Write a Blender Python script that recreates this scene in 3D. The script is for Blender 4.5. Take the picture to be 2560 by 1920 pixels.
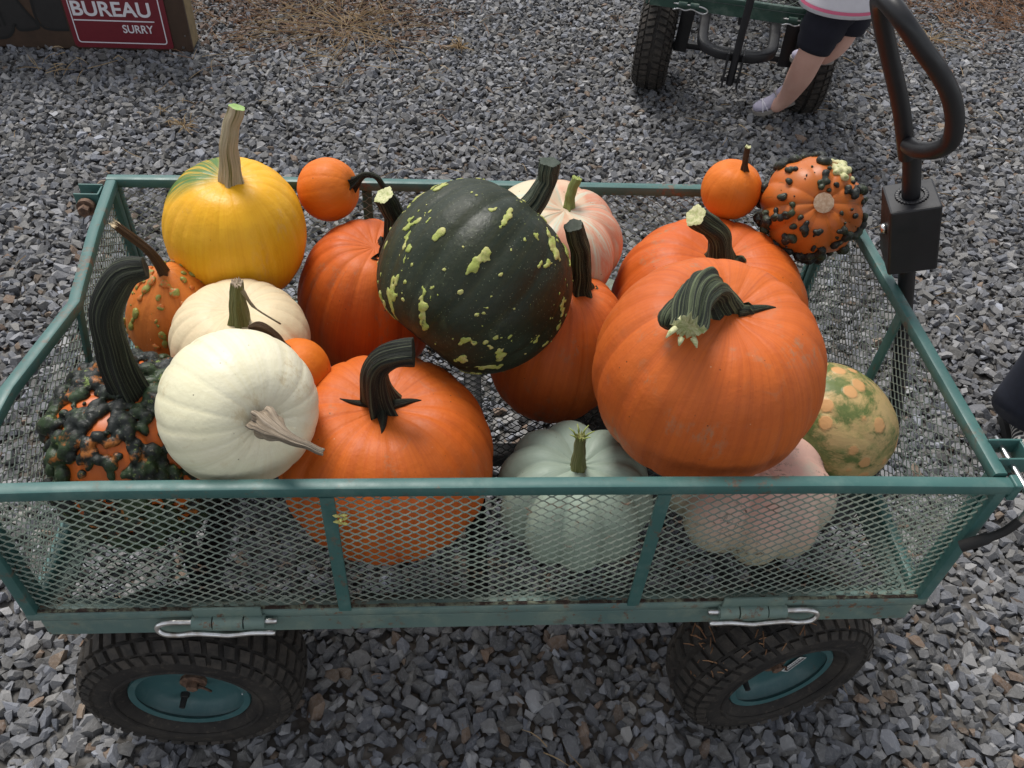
import bpy, bmesh, math, random
import numpy as np
from mathutils import Vector, Matrix

for o in list(bpy.data.objects):
    bpy.data.objects.remove(o)
S = bpy.context.scene
C = S.collection
rnd = random.Random(7)
rng = np.random.default_rng(11)
PI = math.pi

# ------------------------------------------------------------------ camera, sky, sun, exposure
cd = bpy.data.cameras.new('camera')
cd.sensor_width = 36.0
cd.lens = 29.98
cd.clip_start = 0.02
cd.clip_end = 300
cam = bpy.data.objects.new('camera', cd)
cam.location = (-0.0587, -0.9179, 1.4379)
cam.rotation_euler = (0.7830, -0.0519, -0.0501)
C.objects.link(cam)
S.camera = cam

W = bpy.data.worlds.new('World')
S.world = W
W.use_nodes = True
wn = W.node_tree.nodes
wl = W.node_tree.links
bg = wn['Background']
sky = wn.new('ShaderNodeTexSky')
sky.sky_type = 'NISHITA'
sky.sun_disc = False
sky.sun_elevation = math.radians(62)
sky.sun_rotation = math.radians(-25)
sky.air_density = 1.0
sky.dust_density = 1.0
hs = wn.new('ShaderNodeHueSaturation')          # thin cloud cover: the blue is mostly washed out
hs.inputs['Saturation'].default_value = 0.22
wl.new(sky.outputs[0], hs.inputs['Color'])
wl.new(hs.outputs[0], bg.inputs['Color'])
bg.inputs['Strength'].default_value = 0.085

sd = bpy.data.lights.new('sun', 'SUN')
sd.energy = 1.5
sd.angle = math.radians(22)
sd.color = (1.0, 0.96, 0.9)
sun = bpy.data.objects.new('sun', sd)
sdir = Vector((-math.sin(math.radians(25)) * math.cos(math.radians(62)),
               math.cos(math.radians(25)) * math.cos(math.radians(62)), math.sin(math.radians(62))))
sun.rotation_euler = sdir.to_track_quat('Z', 'Y').to_euler()
sun.location = (0, 0, 5)
C.objects.link(sun)

S.view_settings.view_transform = 'Standard'
S.view_settings.look = 'None'
S.view_settings.gamma = 1.0
S.view_settings.exposure = 1.08
S.render.engine = 'CYCLES'


# ------------------------------------------------------------------ materials
def lin(r, g, b):
    f = lambda c: (c / 255 / 12.92) if c <= 10 else ((c / 255 + 0.055) / 1.055) ** 2.4
    return (f(r), f(g), f(b), 1.0)


class NM:
    def __init__(s, name):
        s.m = bpy.data.materials.new(name)
        s.m.use_nodes = True
        s.t = s.m.node_tree
        s.p = s.t.nodes['Principled BSDF']
        s.tc = None

    def n(s, t, **kw):
        x = s.t.nodes.new(t)
        for k, v in kw.items():
            setattr(x, k, v)
        return x

    def l(s, a, b):
        s.t.links.new(a, b)

    def obj(s):
        if not s.tc:
            s.tc = s.n('ShaderNodeTexCoord')
        return s.tc.outputs['Object']

    def attr(s, name, out='Vector'):
        a = s.n('ShaderNodeAttribute', attribute_name=name)
        return a.outputs[out]

    def mapv(s, vec, scale=(1, 1, 1), loc=(0, 0, 0), rot=(0, 0, 0)):
        m = s.n('ShaderNodeMapping')
        m.inputs['Scale'].default_value = scale
        m.inputs['Location'].default_value = loc
        m.inputs['Rotation'].default_value = rot
        s.l(vec, m.inputs['Vector'])
        return m.outputs[0]

    def noise(s, vec, scale, detail=3, rough=.55, dist=0):
        x = s.n('ShaderNodeTexNoise')
        x.inputs['Scale'].default_value = scale
        x.inputs['Detail'].default_value = detail
        x.inputs['Roughness'].default_value = rough
        x.inputs['Distortion'].default_value = dist
        s.l(vec, x.inputs['Vector'])
        return x.outputs['Fac']

    def voro(s, vec, scale, feature='F1', out='Distance'):
        x = s.n('ShaderNodeTexVoronoi', feature=feature)
        x.inputs['Scale'].default_value = scale
        s.l(vec, x.inputs['Vector'])
        return x.outputs[out]

    def ramp(s, fac, lo, hi, a=0.0, b=1.0):
        x = s.n('ShaderNodeMapRange')
        x.inputs['From Min'].default_value = lo
        x.inputs['From Max'].default_value = hi
        x.inputs['To Min'].default_value = a
        x.inputs['To Max'].default_value = b
        s.l(fac, x.inputs['Value'])
        return x.outputs[0]

    def math(s, op, a, b):
        x = s.n('ShaderNodeMath', operation=op)
        for i, v in enumerate((a, b)):
            if isinstance(v, (int, float)):
                x.inputs[i].default_value = v
            else:
                s.l(v, x.inputs[i])
        return x.outputs[0]

    def mix(s, fac, a, b, mode='MIX'):
        x = s.n('ShaderNodeMix', data_type='RGBA', blend_type=mode)
        if isinstance(fac, (int, float)):
            x.inputs[0].default_value = fac
        else:
            s.l(fac, x.inputs[0])
        for i, v in ((6, a), (7, b)):
            if isinstance(v, tuple):
                x.inputs[i].default_value = v if len(v) == 4 else (*v, 1)
            else:
                s.l(v, x.inputs[i])
        return x.outputs[2]

    def bump(s, h, strength, dist=.002, prev=None):
        x = s.n('ShaderNodeBump')
        x.inputs['Strength'].default_value = strength
        x.inputs['Distance'].default_value = dist
        s.l(h, x.inputs['Height'])
        if prev is not None:
            s.l(prev, x.inputs['Normal'])
        return x.outputs[0]

    def out(s, col=None, rough=.5, normal=None, spec=.5, metal=0, coat=0, sub=0):
        if col is not None:
            if isinstance(col, tuple):
                s.p.inputs['Base Color'].default_value = col if len(col) == 4 else (*col, 1)
            else:
                s.l(col, s.p.inputs['Base Color'])
        if isinstance(rough, (int, float)):
            s.p.inputs['Roughness'].default_value = rough
        else:
            s.l(rough, s.p.inputs['Roughness'])
        s.p.inputs['Specular IOR Level'].default_value = spec
        s.p.inputs['Metallic'].default_value = metal
        s.p.inputs['Coat Weight'].default_value = coat
        s.p.inputs['Coat Roughness'].default_value = .3
        if normal is not None:
            s.l(normal, s.p.inputs['Normal'])
        return s.m


def skin(name, base, alt, streak, rough=.42, speck=.5, scuff=.5, scuffcol=(.30, .19, .11), spec=.3, seed=0.0, palecol=(.62, .42, .25, 1), pores=0.0):
    """Rind of a pumpkin: two tones, streaks that run pole to pole, pores, scuffs and specks."""
    m = NM(name)
    o = m.mapv(m.obj(), loc=(seed * 3.1, seed * 1.7, seed))
    a = m.attr('streak')
    col = m.mix(m.ramp(m.noise(o, 9, 4), .35, .68), base, alt)
    col = m.mix(m.ramp(m.noise(m.mapv(a, scale=(7, 7, .8), loc=(seed, 0, 0)), 2.2, 5, .6), .45, .75, 0, .65), col, streak)
    col = m.mix(m.ramp(m.noise(m.mapv(a, scale=(34, 34, .7), loc=(0, seed, 0)), 1.0, 3, .6), .50, .66, 0, .30), col, streak)
    # fine mottling of the rind
    col = m.mix(m.ramp(m.noise(o, 90, 3, .7), .3, .75, 0, .28), col, m.mix(.5, col, streak))
    # scratches and scuffs
    sc = m.math('MULTIPLY', m.ramp(m.noise(o, 14, 3), .56, .66), m.ramp(m.noise(m.mapv(o, scale=(1, 1, .35)), 75, 5, .75), .50, .64))
    col = m.mix(m.math('MULTIPLY', sc, scuff), col, scuffcol)
    soil = m.math('MULTIPLY', m.ramp(m.noise(o, 5.5, 4, .6), .52, .72), m.ramp(m.noise(o, 48, 5, .75), .40, .70))
    col = m.mix(m.math('MULTIPLY', soil, .45 * scuff), col, m.mix(.6, col, (.16, .085, .045, 1)))
    rid = m.n('ShaderNodeMath', operation='ABSOLUTE')
    m.l(m.math('SUBTRACT', m.noise(m.mapv(o, loc=(5, 2, 1)), 13, 2, .5), .5), rid.inputs[0])
    scr = m.math('MULTIPLY', m.ramp(rid.outputs[0], .010, .004), m.ramp(m.noise(m.mapv(o, loc=(1, 7, 3)), 8, 2), .58, .64))
    scr = m.math('MULTIPLY', scr, m.ramp(m.noise(o, 70, 3), .42, .58))
    col = m.mix(m.math('MULTIPLY', scr, .75 * scuff), col, m.mix(.45, col, scuffcol + (1,) if len(scuffcol) == 3 else scuffcol))
    # little dark specks
    sp = m.math('MULTIPLY', m.ramp(m.voro(o, 85), .10, .05), m.ramp(m.noise(o, 24, 2), .56, .62))
    col = m.mix(m.math('MULTIPLY', sp, speck), col, (.05, .028, .015, 1))
    pale = m.math('MULTIPLY', m.ramp(m.voro(m.mapv(o, loc=(3, 1, 2)), 60), .07, .03), m.ramp(m.noise(o, 31, 2), .58, .63))
    col = m.mix(m.math('MULTIPLY', pale, .6), col, palecol)
    if pores:
        col = m.mix(m.ramp(m.voro(o, 210), .16, .09, 0, pores), col, palecol)
    nb = m.bump(m.noise(o, 260, 3, .6), .16, .0014)
    nb = m.bump(m.noise(o, 30, 4), .38, .006, nb)
    rg = m.ramp(m.noise(o, 26, 5, .7), .3, .7, rough - .05, rough + .20)
    return m.out(col, rg, nb, spec)


def stemmat(name, dark, light, amount=.5, tip=None, rough=.6):
    m = NM(name)
    a = m.attr('streak')
    o = m.obj()
    st = m.noise(m.mapv(a, scale=(9, 9, .9)), 1.0, 6, .78)
    col = m.mix(m.ramp(st, .49, .64, 0, amount), dark, light)
    if tip:
        col = m.mix(m.ramp(m.noise(m.mapv(a, scale=(4, 4, 1.2)), 1.4, 4), .54, .66), col, tip)
    col = m.mix(m.ramp(m.noise(o, 420, 2), .66, .74, 0, .4), col, light)
    nb = m.bump(st, 1.0, .005)
    return m.out(col, rough, nb, .35)


O1 = (.63, .140, .016, 1)
M_or = [skin('rind_orange_%d' % i, b, a, s, .47, 1.0, sc, seed=i * 2.3) for i, (b, a, s, sc) in enumerate([
    (O1, (.55, .112, .014, 1), (.46, .082, .012, 1), .5),
    ((.64, .140, .019, 1), (.56, .108, .016, 1), (.44, .075, .014, 1), .7),
    ((.61, .135, .021, 1), (.51, .106, .018, 1), (.40, .075, .016, 1), .65),
    ((.70, .175, .013, 1), (.64, .150, .010, 1), (.60, .13, .010, 1), .2)])]
M_yel = skin('rind_yellow', (.84, .46, .020, 1), (.80, .40, .016, 1), (.74, .33, .012, 1), .36, .3, .25, (.62, .42, .22), seed=1.3)
M_white = skin('rind_white', (.80, .75, .58, 1), (.78, .74, .52, 1), (.72, .66, .43, 1), .40, .7, .55, (.55, .42, .22), seed=4.2)
M_cream = skin('rind_cream', (.74, .62, .40, 1), (.72, .58, .38, 1), (.66, .50, .30, 1), .45, .3, .3, (.55, .42, .25), seed=5.7)
M_dgreen = skin('rind_dark_green', (.011, .019, .011, 1), (.018, .026, .015, 1), (.030, .032, .010, 1), .42, .2, .35, (.10, .12, .06), seed=6.4, palecol=(.22, .25, .15, 1), pores=.55)
M_blue = skin('rind_blue_grey', (.30, .38, .31, 1), (.34, .41, .33, 1), (.25, .32, .26, 1), .45, 1.0, .35, (.30, .18, .10), seed=7.9)
M_gourd = skin('rind_gourd_orange', (.60, .16, .025, 1), (.58, .20, .03, 1), (.50, .13, .02, 1), .42, .5, .4, seed=8.8)


def patchy(name, base, patch, third, sc, lo, hi, seed, rough=.42, line=None, tlo=.55, thi=.68):
    m = NM(name)
    o = m.mapv(m.obj(), loc=(seed, seed * .7, seed * 1.9))
    a = m.attr('streak')
    f = m.ramp(m.noise(o, sc, 4, .6, .4), lo, hi)
    col = m.mix(f, base, patch)
    g = m.ramp(m.noise(m.mapv(a, scale=(3, 3, 1.5), loc=(seed, 0, 0)), 1.6, 5, .7, .5), tlo, thi)
    col = m.mix(g, col, third)
    if line:
        h = m.ramp(m.noise(m.mapv(a, scale=(9, 9, .5), loc=(0, seed, 0)), 1.4, 3, .6), .63, .68, 0, .7)
        col = m.mix(h, col, line)
    sp = m.math('MULTIPLY', m.ramp(m.voro(o, 90), .12, .06), m.ramp(m.noise(o, 20, 2), .53, .6))
    col = m.mix(m.math('MULTIPLY', sp, .8), col, (.06, .04, .02, 1))
    nb = m.bump(m.noise(o, 200, 3, .6), .14, .0015)
    return m.out(col, rough, nb, .4)


M_pinkback = patchy('rind_salmon', (.60, .27, .17, 1), (.66, .55, .38, 1), (.52, .54, .42, 1), 7, .45, .62, 2.0, tlo=.48, thi=.62, line=(.18, .19, .13, 1))
m_ = NM('rind_pale_pink')
o_ = m_.obj()
sx_ = m_.n('ShaderNodeSeparateXYZ')
m_.l(o_, sx_.inputs[0])
zf_ = m_.math('ADD', sx_.outputs['Z'], m_.ramp(m_.noise(o_, 11, 4, .6), 0, 1, -.05, .05))
c_ = m_.mix(m_.ramp(zf_, -.010, .045), (.52, .47, .33, 1), (.70, .44, .36, 1))       # cream belly, pink crown
c_ = m_.mix(m_.ramp(m_.noise(o_, 14, 5, .65), .50, .66, 0, .6), c_, (.50, .50, .40, 1))
f_ = m_.math('MULTIPLY', m_.ramp(m_.noise(m_.mapv(o_, loc=(2, 1, 0)), 9, 3), .52, .60), m_.ramp(m_.noise(o_, 130, 5, .75), .54, .62))
c_ = m_.mix(m_.math('MULTIPLY', f_, .9), c_, (.07, .06, .04, 1))
M_pink = m_.out(c_, .5, m_.bump(m_.noise(o_, 40, 4), .35, .005), .3)
m_ = NM('rind_tan_green')
o_ = m_.mapv(m_.obj(), loc=(1.2, .4, .9), scale=(1, 1, 1.7), rot=(0, .3, 0))
c_ = m_.mix(m_.ramp(m_.noise(o_, 17, 6, .70, .3), .45, .56), (.12, .16, .045, 1), (.52, .37, .16, 1))
c_ = m_.mix(m_.ramp(m_.noise(o_, 42, 5, .7), .50, .66, 0, .6), c_, (.25, .26, .085, 1))
v_ = m_.math('ADD', m_.voro(m_.mapv(m_.obj(), loc=(.7, .2, .3)), 30), m_.ramp(m_.noise(o_, 55, 3), 0, 1, -.14, .14))
c_ = m_.mix(m_.ramp(v_, .35, .29), c_, (.62, .34, .14, 1))
M_mottle = m_.out(c_, .45, m_.bump(m_.ramp(v_, .40, .28), .35, .004, m_.bump(m_.noise(o_, 90, 4), .25, .003)), .4)
M_wartorange = patchy('rind_wart_orange', (.50, .125, .018, 1), (.44, .12, .02, 1), (.10, .085, .025, 1), 14, .45, .6, 5.2, tlo=.60, thi=.72)
M_blackbody = patchy('rind_blackwart_orange', (.58, .125, .015, 1), (.50, .11, .02, 1), (.40, .10, .02, 1), 12, .45, .6, 2.9)


def wartmat(name, a, b, rough=.4, sc=60, lo=.45, hi=.6):
    m = NM(name)
    o = m.obj()
    col = m.mix(m.ramp(m.noise(o, sc, 4, .65), lo, hi), a, b)
    col = m.mix(m.ramp(m.noise(o, 300, 2), .68, .75, 0, .6), col, (.5, .5, .4, 1))
    return m.out(col, rough, m.bump(m.noise(o, 180, 3), .25, .002), .45)


M_wblack = wartmat('wart_black', (.012, .014, .011, 1), (.022, .030, .018, 1), .38)
M_wgreen = wartmat('wart_green', (.020, .034, .014, 1), (.16, .22, .05, 1), .4, 110, .50, .62)
M_wtan = wartmat('wart_tan', (.42, .30, .16, 1), (.10, .09, .04, 1), .5, 90, .52, .62)
def wartmix(name, cols, sc, rough):
    m = NM(name)
    o = m.obj()
    col = cols[0]
    for i, (c, lo, hi) in enumerate(cols[1:]):
        col = m.mix(m.ramp(m.noise(m.mapv(o, loc=(i * 3.3, i * 1.7, 2 * i)), sc[i], 5, .65), lo, hi), col, c)
    col = m.mix(m.ramp(m.noise(o, 260, 3), .62, .74, 0, .5), col, (.34, .33, .22, 1))
    nb = m.bump(m.noise(o, 130, 4, .65), .5, .003)
    return m.out(col, m.ramp(m.noise(o, 50, 3), .3, .7, rough - .1, rough + .2), nb, .4)


M_wmix = wartmix('warts_black_green', [(.010, .013, .011, 1), ((.026, .048, .018, 1), .48, .58), ((.20, .27, .07, 1), .62, .70), ((.36, .12, .022, 1), .60, .68), ((.46, .40, .24, 1), .70, .75)], [22, 70, 34, 120], .45)
M_wmix2 = wartmix('warts_black', [(.012, .014, .012, 1), ((.030, .042, .018, 1), .50, .60), ((.22, .22, .08, 1), .70, .76)], [30, 80], .45)
M_wlimemix = wartmix('warts_lime', [(.33, .38, .085, 1), ((.46, .44, .16, 1), .46, .60), ((.10, .14, .04, 1), .60, .70)], [60, 90], .5)
M_wgourd = wartmix('warts_olive_orange', [(.50, .13, .02, 1), ((.24, .24, .05, 1), .45, .50), ((.12, .14, .04, 1), .62, .70)], [34, 60], .45)
M_wlime = wartmat('wart_lime', (.34, .42, .09, 1), (.22, .30, .07, 1), .45, 80, .5, .7)
M_wpale = wartmat('wart_pale', (.52, .50, .26, 1), (.25, .28, .10, 1), .5, 120, .52, .62)
M_wolive = wartmat('wart_olive', (.28, .27, .05, 1), (.17, .20, .045, 1), .45, 90)
M_worange = wartmat('wart_orange', (.52, .14, .02, 1), (.30, .11, .02, 1), .45, 70, .55, .7)

M_stblack = stemmat('stem_black', (.008, .010, .008, 1), (.15, .17, .10, 1), .75)
M_stgreen = stemmat('stem_dark_green', (.010, .017, .010, 1), (.26, .31, .16, 1), .8)
M_stgrey = stemmat('stem_grey_green', (.022, .034, .024, 1), (.26, .30, .20, 1), .9)
M_sttan = stemmat('stem_tan', (.54, .43, .27, 1), (.72, .63, .46, 1), .8, (.17, .16, .045, 1))
M_stbrown = stemmat('stem_brown', (.075, .036, .016, 1), (.24, .14, .06, 1), .7)
M_stolive = stemmat('stem_olive', (.20, .21, .065, 1), (.50, .47, .24, 1), .85)
M_stlime = stemmat('stem_lime', (.30, .36, .10, 1), (.50, .52, .22, 1), .7)
M_stdry = stemmat('stem_dry', (.36, .28, .20, 1), (.60, .51, .40, 1), .8, (.03, .026, .024, 1))
m_ = NM('stem_cut')
o_ = m_.obj()
M_cut = m_.out(m_.mix(m_.ramp(m_.noise(o_, 160, 4, .7), .4, .65), (.62, .60, .34, 1), (.34, .38, .14, 1)), .6, m_.bump(m_.noise(o_, 300, 3), .5, .002))
m_ = NM('stem_cut_green')
M_cutg = m_.out(m_.mix(m_.ramp(m_.noise(m_.obj(), 200, 4, .7), .4, .65), (.22, .36, .09, 1), (.32, .44, .16, 1)), .6)
m_ = NM('stem_scar')
M_scar = m_.out(m_.mix(m_.ramp(m_.noise(m_.obj(), 220, 4, .7), .4, .65), (.36, .23, .14, 1), (.50, .38, .27, 1)), .8)


def paint(name, base, alt, rust=.5, rough=.38, chalk=(.30, .36, .30, 1), chalkamt=.25, rlo=.63):
    m = NM(name)
    o = m.obj()
    col = m.mix(m.ramp(m.noise(o, 5, 4, .65), .35, .7), base, alt)
    col = m.mix(m.ramp(m.noise(o, 23, 5, .7), .5, .72, 0, chalkamt), col, chalk)
    rr = m.math('MULTIPLY', m.ramp(m.noise(o, 34, 5, .75), rlo, rlo + .06), m.ramp(m.noise(o, 7, 2), .42, .58))
    rcol = m.mix(m.ramp(m.noise(o, 160, 3), .4, .6), (.10, .035, .014, 1), (.20, .085, .035, 1))
    col = m.mix(m.math('MULTIPLY', rr, rust), col, rcol)
    nb = m.bump(m.noise(o, 120, 3), .10, .001)
    return m.out(col, m.ramp(m.noise(o, 30, 4), .3, .7, rough - .08, rough + .15), nb, .5)


M_teal = paint('paint_teal', (.034, .108, .100, 1), (.054, .142, .130, 1), .6, .42, (.16, .24, .21, 1), .35, .56)
M_tealworn = paint('paint_teal_worn', (.090, .155, .145, 1), (.150, .215, .185, 1), .9, .5, (.30, .33, .24, 1), .45, .56)
M_tealrim = paint('paint_teal_rim', (.032, .098, .104, 1), (.048, .120, .124, 1), .5, .45, (.20, .26, .25, 1), .3, .60)
M_meshgreen = paint('paint_expanded_metal', (.13, .175, .145, 1), (.20, .225, .18, 1), .7, .45, (.34, .34, .28, 1), .4, .58)
M_meshdark = paint('paint_deck_metal', (.020, .028, .026, 1), (.034, .044, .040, 1), .6, .5, (.10, .11, .10, 1), .3, .58)
M_cart2 = paint('paint_dark_green', (.022, .060, .045, 1), (.030, .075, .055, 1), .3, .4)
M_blackpaint = paint('paint_black', (.008, .008, .010, 1), (.011, .011, .013, 1), .04, .40, (.04, .04, .05, 1), .12, .66)

m_ = NM('steel_zinc')
M_steel = m_.out(m_.mix(m_.ramp(m_.noise(m_.obj(), 60, 3), .45, .7), (.72, .72, .72, 1), (.42, .38, .34, 1)), .28, None, .5, 1.0)
m_ = NM('rusty_bolt')
M_rust = m_.out(m_.mix(m_.ramp(m_.noise(m_.obj(), 120, 3), .4, .6), (.075, .042, .028, 1), (.17, .10, .065, 1)), .8, m_.bump(m_.noise(m_.obj(), 200, 3), .5, .002))
m_ = NM('rust_seam')
M_seam = m_.out(m_.mix(m_.ramp(m_.noise(m_.obj(), 70, 4, .7), .45, .6), (.028, .014, .009, 1), (.15, .16, .11, 1)), .85)
m_ = NM('rubber')
o_ = m_.obj()
c_ = m_.mix(m_.ramp(m_.noise(o_, 14, 4, .6), .42, .7), (.020, .018, .017, 1), (.048, .042, .036, 1))
c_ = m_.mix(m_.ramp(m_.noise(o_, 90, 4, .7), .56, .72, 0, .6), c_, (.095, .078, .062, 1))
M_rubber = m_.out(c_, .78, m_.bump(m_.noise(o_, 150, 3), .4, .002), .3)
m_ = NM('rubber_dusty_block')
o_ = m_.obj()
c_ = m_.mix(m_.ramp(m_.noise(o_, 40, 4, .7), .38, .68), (.026, .024, .022, 1), (.066, .056, .047, 1))
M_block = m_.out(c_, .8, m_.bump(m_.noise(o_, 220, 3), .4, .002), .3)
m_ = NM('rubber_grip')
M_grip = m_.out((.012, .012, .012), .7)

m_ = NM('gravel_stone')
o_ = m_.obj()
c_ = m_.attr('stone_col', 'Color')
c_ = m_.mix(m_.ramp(m_.noise(o_, 130, 4, .7), .35, .72, 0, .55), c_, m_.mix(.35, c_, (.40, .39, .39, 1)))
c_ = m_.mix(m_.ramp(m_.noise(m_.mapv(o_, scale=(1, .25, 1.5), rot=(.4, .7, .5)), 330, 3, .6), .56, .72, 0, .45), c_, m_.mix(.42, c_, (.55, .54, .53, 1)))
c_ = m_.mix(m_.ramp(m_.noise(o_, 60, 4, .7), .64, .75, 0, .22), c_, (.17, .12, .075, 1))
M_stone = m_.out(c_, .74, m_.bump(m_.noise(o_, 190, 4, .7), .55, .003), .35)
m_ = NM('gravel_bed')
o_ = m_.obj()
c_ = m_.mix(m_.ramp(m_.voro(o_, 42), .1, .6), (.17, .165, .16, 1), (.07, .064, .058, 1))
c_ = m_.mix(m_.ramp(m_.noise(o_, 1.1, 4), .5, .7, 0, .6), c_, (.12, .085, .055, 1))
M_bed = m_.out(c_, .9, m_.bump(m_.voro(o_, 42), 1.0, .012))
m_ = NM('dry_straw')
M_straw = m_.out(m_.mix(m_.ramp(m_.noise(m_.obj(), 14, 3), .35, .7), (.42, .31, .17, 1), (.22, .14, .07, 1)), .75)
m_ = NM('pine_needle')
M_needle = m_.out(m_.mix(m_.ramp(m_.noise(m_.obj(), 14, 3), .35, .7), (.16, .075, .035, 1), (.28, .15, .07, 1)), .8)


def plain(name, col, rough=.7, nscale=0, amt=.2, alt=None, bump=0):
    m = NM(name)
    if nscale:
        c = m.mix(m.ramp(m.noise(m.obj(), nscale, 4, .65), .35, .7, 0, 1), col, alt or tuple(x * (1 - amt) for x in col[:3]) + (1,))
        nb = m.bump(m.noise(m.obj(), nscale * 3, 3), bump, .002) if bump else None
        return m.out(c, rough, nb)
    return m.out(col, rough)


# ------------------------------------------------------------------ mesh helpers
class B:
    def __init__(s):
        s.v, s.f, s.a, s.mi = [], [], [], []

    def add(s, vs, fs, st=None, m=0):
        k = len(s.v)
        s.v.extend([tuple(x) for x in vs])
        s.f.extend([tuple(i + k for i in f) for f in fs])
        s.a.extend(st if st is not None else [(0, 0, 0)] * len(vs))
        s.mi.extend([m] * len(fs))
        return s

    def box(s, c, d, rot=None, m=0, bev=0.0):
        x, y, z = d[0] / 2, d[1] / 2, d[2] / 2
        if bev <= 0:
            vs = [Vector((a * x, b * y, e * z)) for a in (-1, 1) for b in (-1, 1) for e in (-1, 1)]
            fs = [(0, 1, 3, 2), (4, 6, 7, 5), (0, 4, 5, 1), (2, 3, 7, 6), (0, 2, 6, 4), (1, 5, 7, 3)]
        else:
            bm = bmesh.new()
            bmesh.ops.create_cube(bm, size=1)
            for v in bm.verts:
                v.co = Vector((v.co.x * d[0], v.co.y * d[1], v.co.z * d[2]))
            bmesh.ops.bevel(bm, geom=list(bm.edges), offset=bev, segments=2, affect='EDGES', profile=.5)
            bm.verts.index_update()
            vs = [v.co.copy() for v in bm.verts]
            fs = [tuple(v.index for v in f.verts) for f in bm.faces]
            bm.free()
        if rot is not None:
            vs = [rot @ v for v in vs]
        return s.add([v + Vector(c) for v in vs], fs, None, m)

    def tube(s, pts, rad, n=12, sec=None, caps=True, m=0, capm=None, up=None):
        """Tube along points; rad number/list; sec(theta, t)->(multiplier)"""
        pts = [Vector(p) for p in pts]
        L = len(pts)
        if isinstance(rad, (int, float)):
            rad = [rad] * L
        tan = []
        for i in range(L):
            a = pts[max(i - 1, 0)]
            b = pts[min(i + 1, L - 1)]
            tan.append((b - a).normalized())
        u = Vector(up) if up else (Vector((0, 0, 1)) if abs(tan[0].z) < .9 else Vector((1, 0, 0)))
        u = (u - tan[0] * u.dot(tan[0])).normalized()
        vs, st = [], []
        for i in range(L):
            if i:
                u = (u - tan[i] * u.dot(tan[i])).normalized()
            w = tan[i].cross(u)
            t = i / (L - 1)
            for j in range(n):
                th = 2 * PI * j / n
                k = rad[i] * (sec(th, t) if sec else 1)
                vs.append(pts[i] + u * (math.cos(th) * k) + w * (math.sin(th) * k))
                st.append((math.cos(th), math.sin(th), t))
        fs = [(i * n + j, i * n + (j + 1) % n, (i + 1) * n + (j + 1) % n, (i + 1) * n + j) for i in range(L - 1) for j in range(n)]
        s.add(vs, fs, st, m)
        if caps:
            k = len(s.v) - len(vs)
            s.f.append(tuple(k + j for j in reversed(range(n))))
            s.mi.append(m)
            s.f.append(tuple(k + (L - 1) * n + j for j in range(n)))
            s.mi.append(m if capm is None else capm)
        return s

    def prism(s, pts, sec, up=(0, 0, 1), m=0, caps=True):
        """Constant 2-D section (side, up) swept along a polyline with mitred bends."""
        pts = [Vector(p) for p in pts]
        L, n = len(pts), len(sec)
        vs = []
        for i in range(L):
            a = (pts[i] - pts[i - 1]).normalized() if i else None
            b = (pts[i + 1] - pts[i]).normalized() if i < L - 1 else None
            t = ((a or b) + (b or a)).normalized()
            sd = t.cross(Vector(up)).normalized()
            u2 = sd.cross(t).normalized()
            k = 1.0
            if a and b:
                k = 1.0 / max(.5, math.sqrt((1 + a.dot(b)) / 2))
            for (x, y) in sec:
                vs.append(pts[i] + sd * x * k + u2 * y)
        fs = [(i * n + j, i * n + (j + 1) % n, (i + 1) * n + (j + 1) % n, (i + 1) * n + j) for i in range(L - 1) for j in range(n)]
        if caps:
            fs.append(tuple(reversed(range(n))))
            fs.append(tuple((L - 1) * n + j for j in range(n)))
        return s.add(vs, fs, None, m)

    def lathe(s, prof, n=48, axis='Y', c=(0, 0, 0), m=0, closed=False):
        vs = []
        for (r, h) in prof:
            for j in range(n):
                t = 2 * PI * j / n
                if axis == 'Y':
                    vs.append((c[0] + r * math.cos(t), c[1] + h, c[2] + r * math.sin(t)))
                else:
                    vs.append((c[0] + r * math.cos(t), c[1] + r * math.sin(t), c[2] + h))
        L = len(prof)
        fs = []
        for i in range(L if closed else L - 1):
            i2 = (i + 1) % L
            for j in range(n):
                j2 = (j + 1) % n
                fs.append((i * n + j, i2 * n + j, i2 * n + j2, i * n + j2))
        return s.add(vs, fs, None, m)

    def build(s, name, mats, parent=None, smooth=False, loc=None, streak=False, angle=None):
        me = bpy.data.meshes.new(name)
        me.from_pydata(s.v, [], s.f)
        if not isinstance(mats, (list, tuple)):
            mats = [mats]
        for mt in mats:
            me.materials.append(mt)
        if len(mats) > 1:
            me.polygons.foreach_set('material_index', s.mi)
        if smooth:
            me.polygons.foreach_set('use_smooth', [True] * len(s.f))
        if streak:
            at = me.attributes.new('streak', 'FLOAT_VECTOR', 'POINT')
            at.data.foreach_set('vector', np.array(s.a, dtype=np.float32).ravel())
        me.update()
        if angle:
            me.set_sharp_from_angle(angle=math.radians(angle))
        o = bpy.data.objects.new(name, me)
        C.objects.link(o)
        if loc is not None:
            o.location = loc
        if parent is not None:
            o.parent = parent
        return o


def tag(o, label=None, cat=None, group=None, kind=None):
    for k, v in (('label', label), ('category', cat), ('group', group), ('kind', kind)):
        if v:
            o[k] = v
    return o


def empty(name, loc=(0, 0, 0), rz=0, parent=None):
    o = bpy.data.objects.new(name, None)
    o.location = loc
    o.rotation_euler = (0, 0, rz)
    o.empty_display_size = .05
    C.objects.link(o)
    if parent:
        o.parent = parent
    return o


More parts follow.
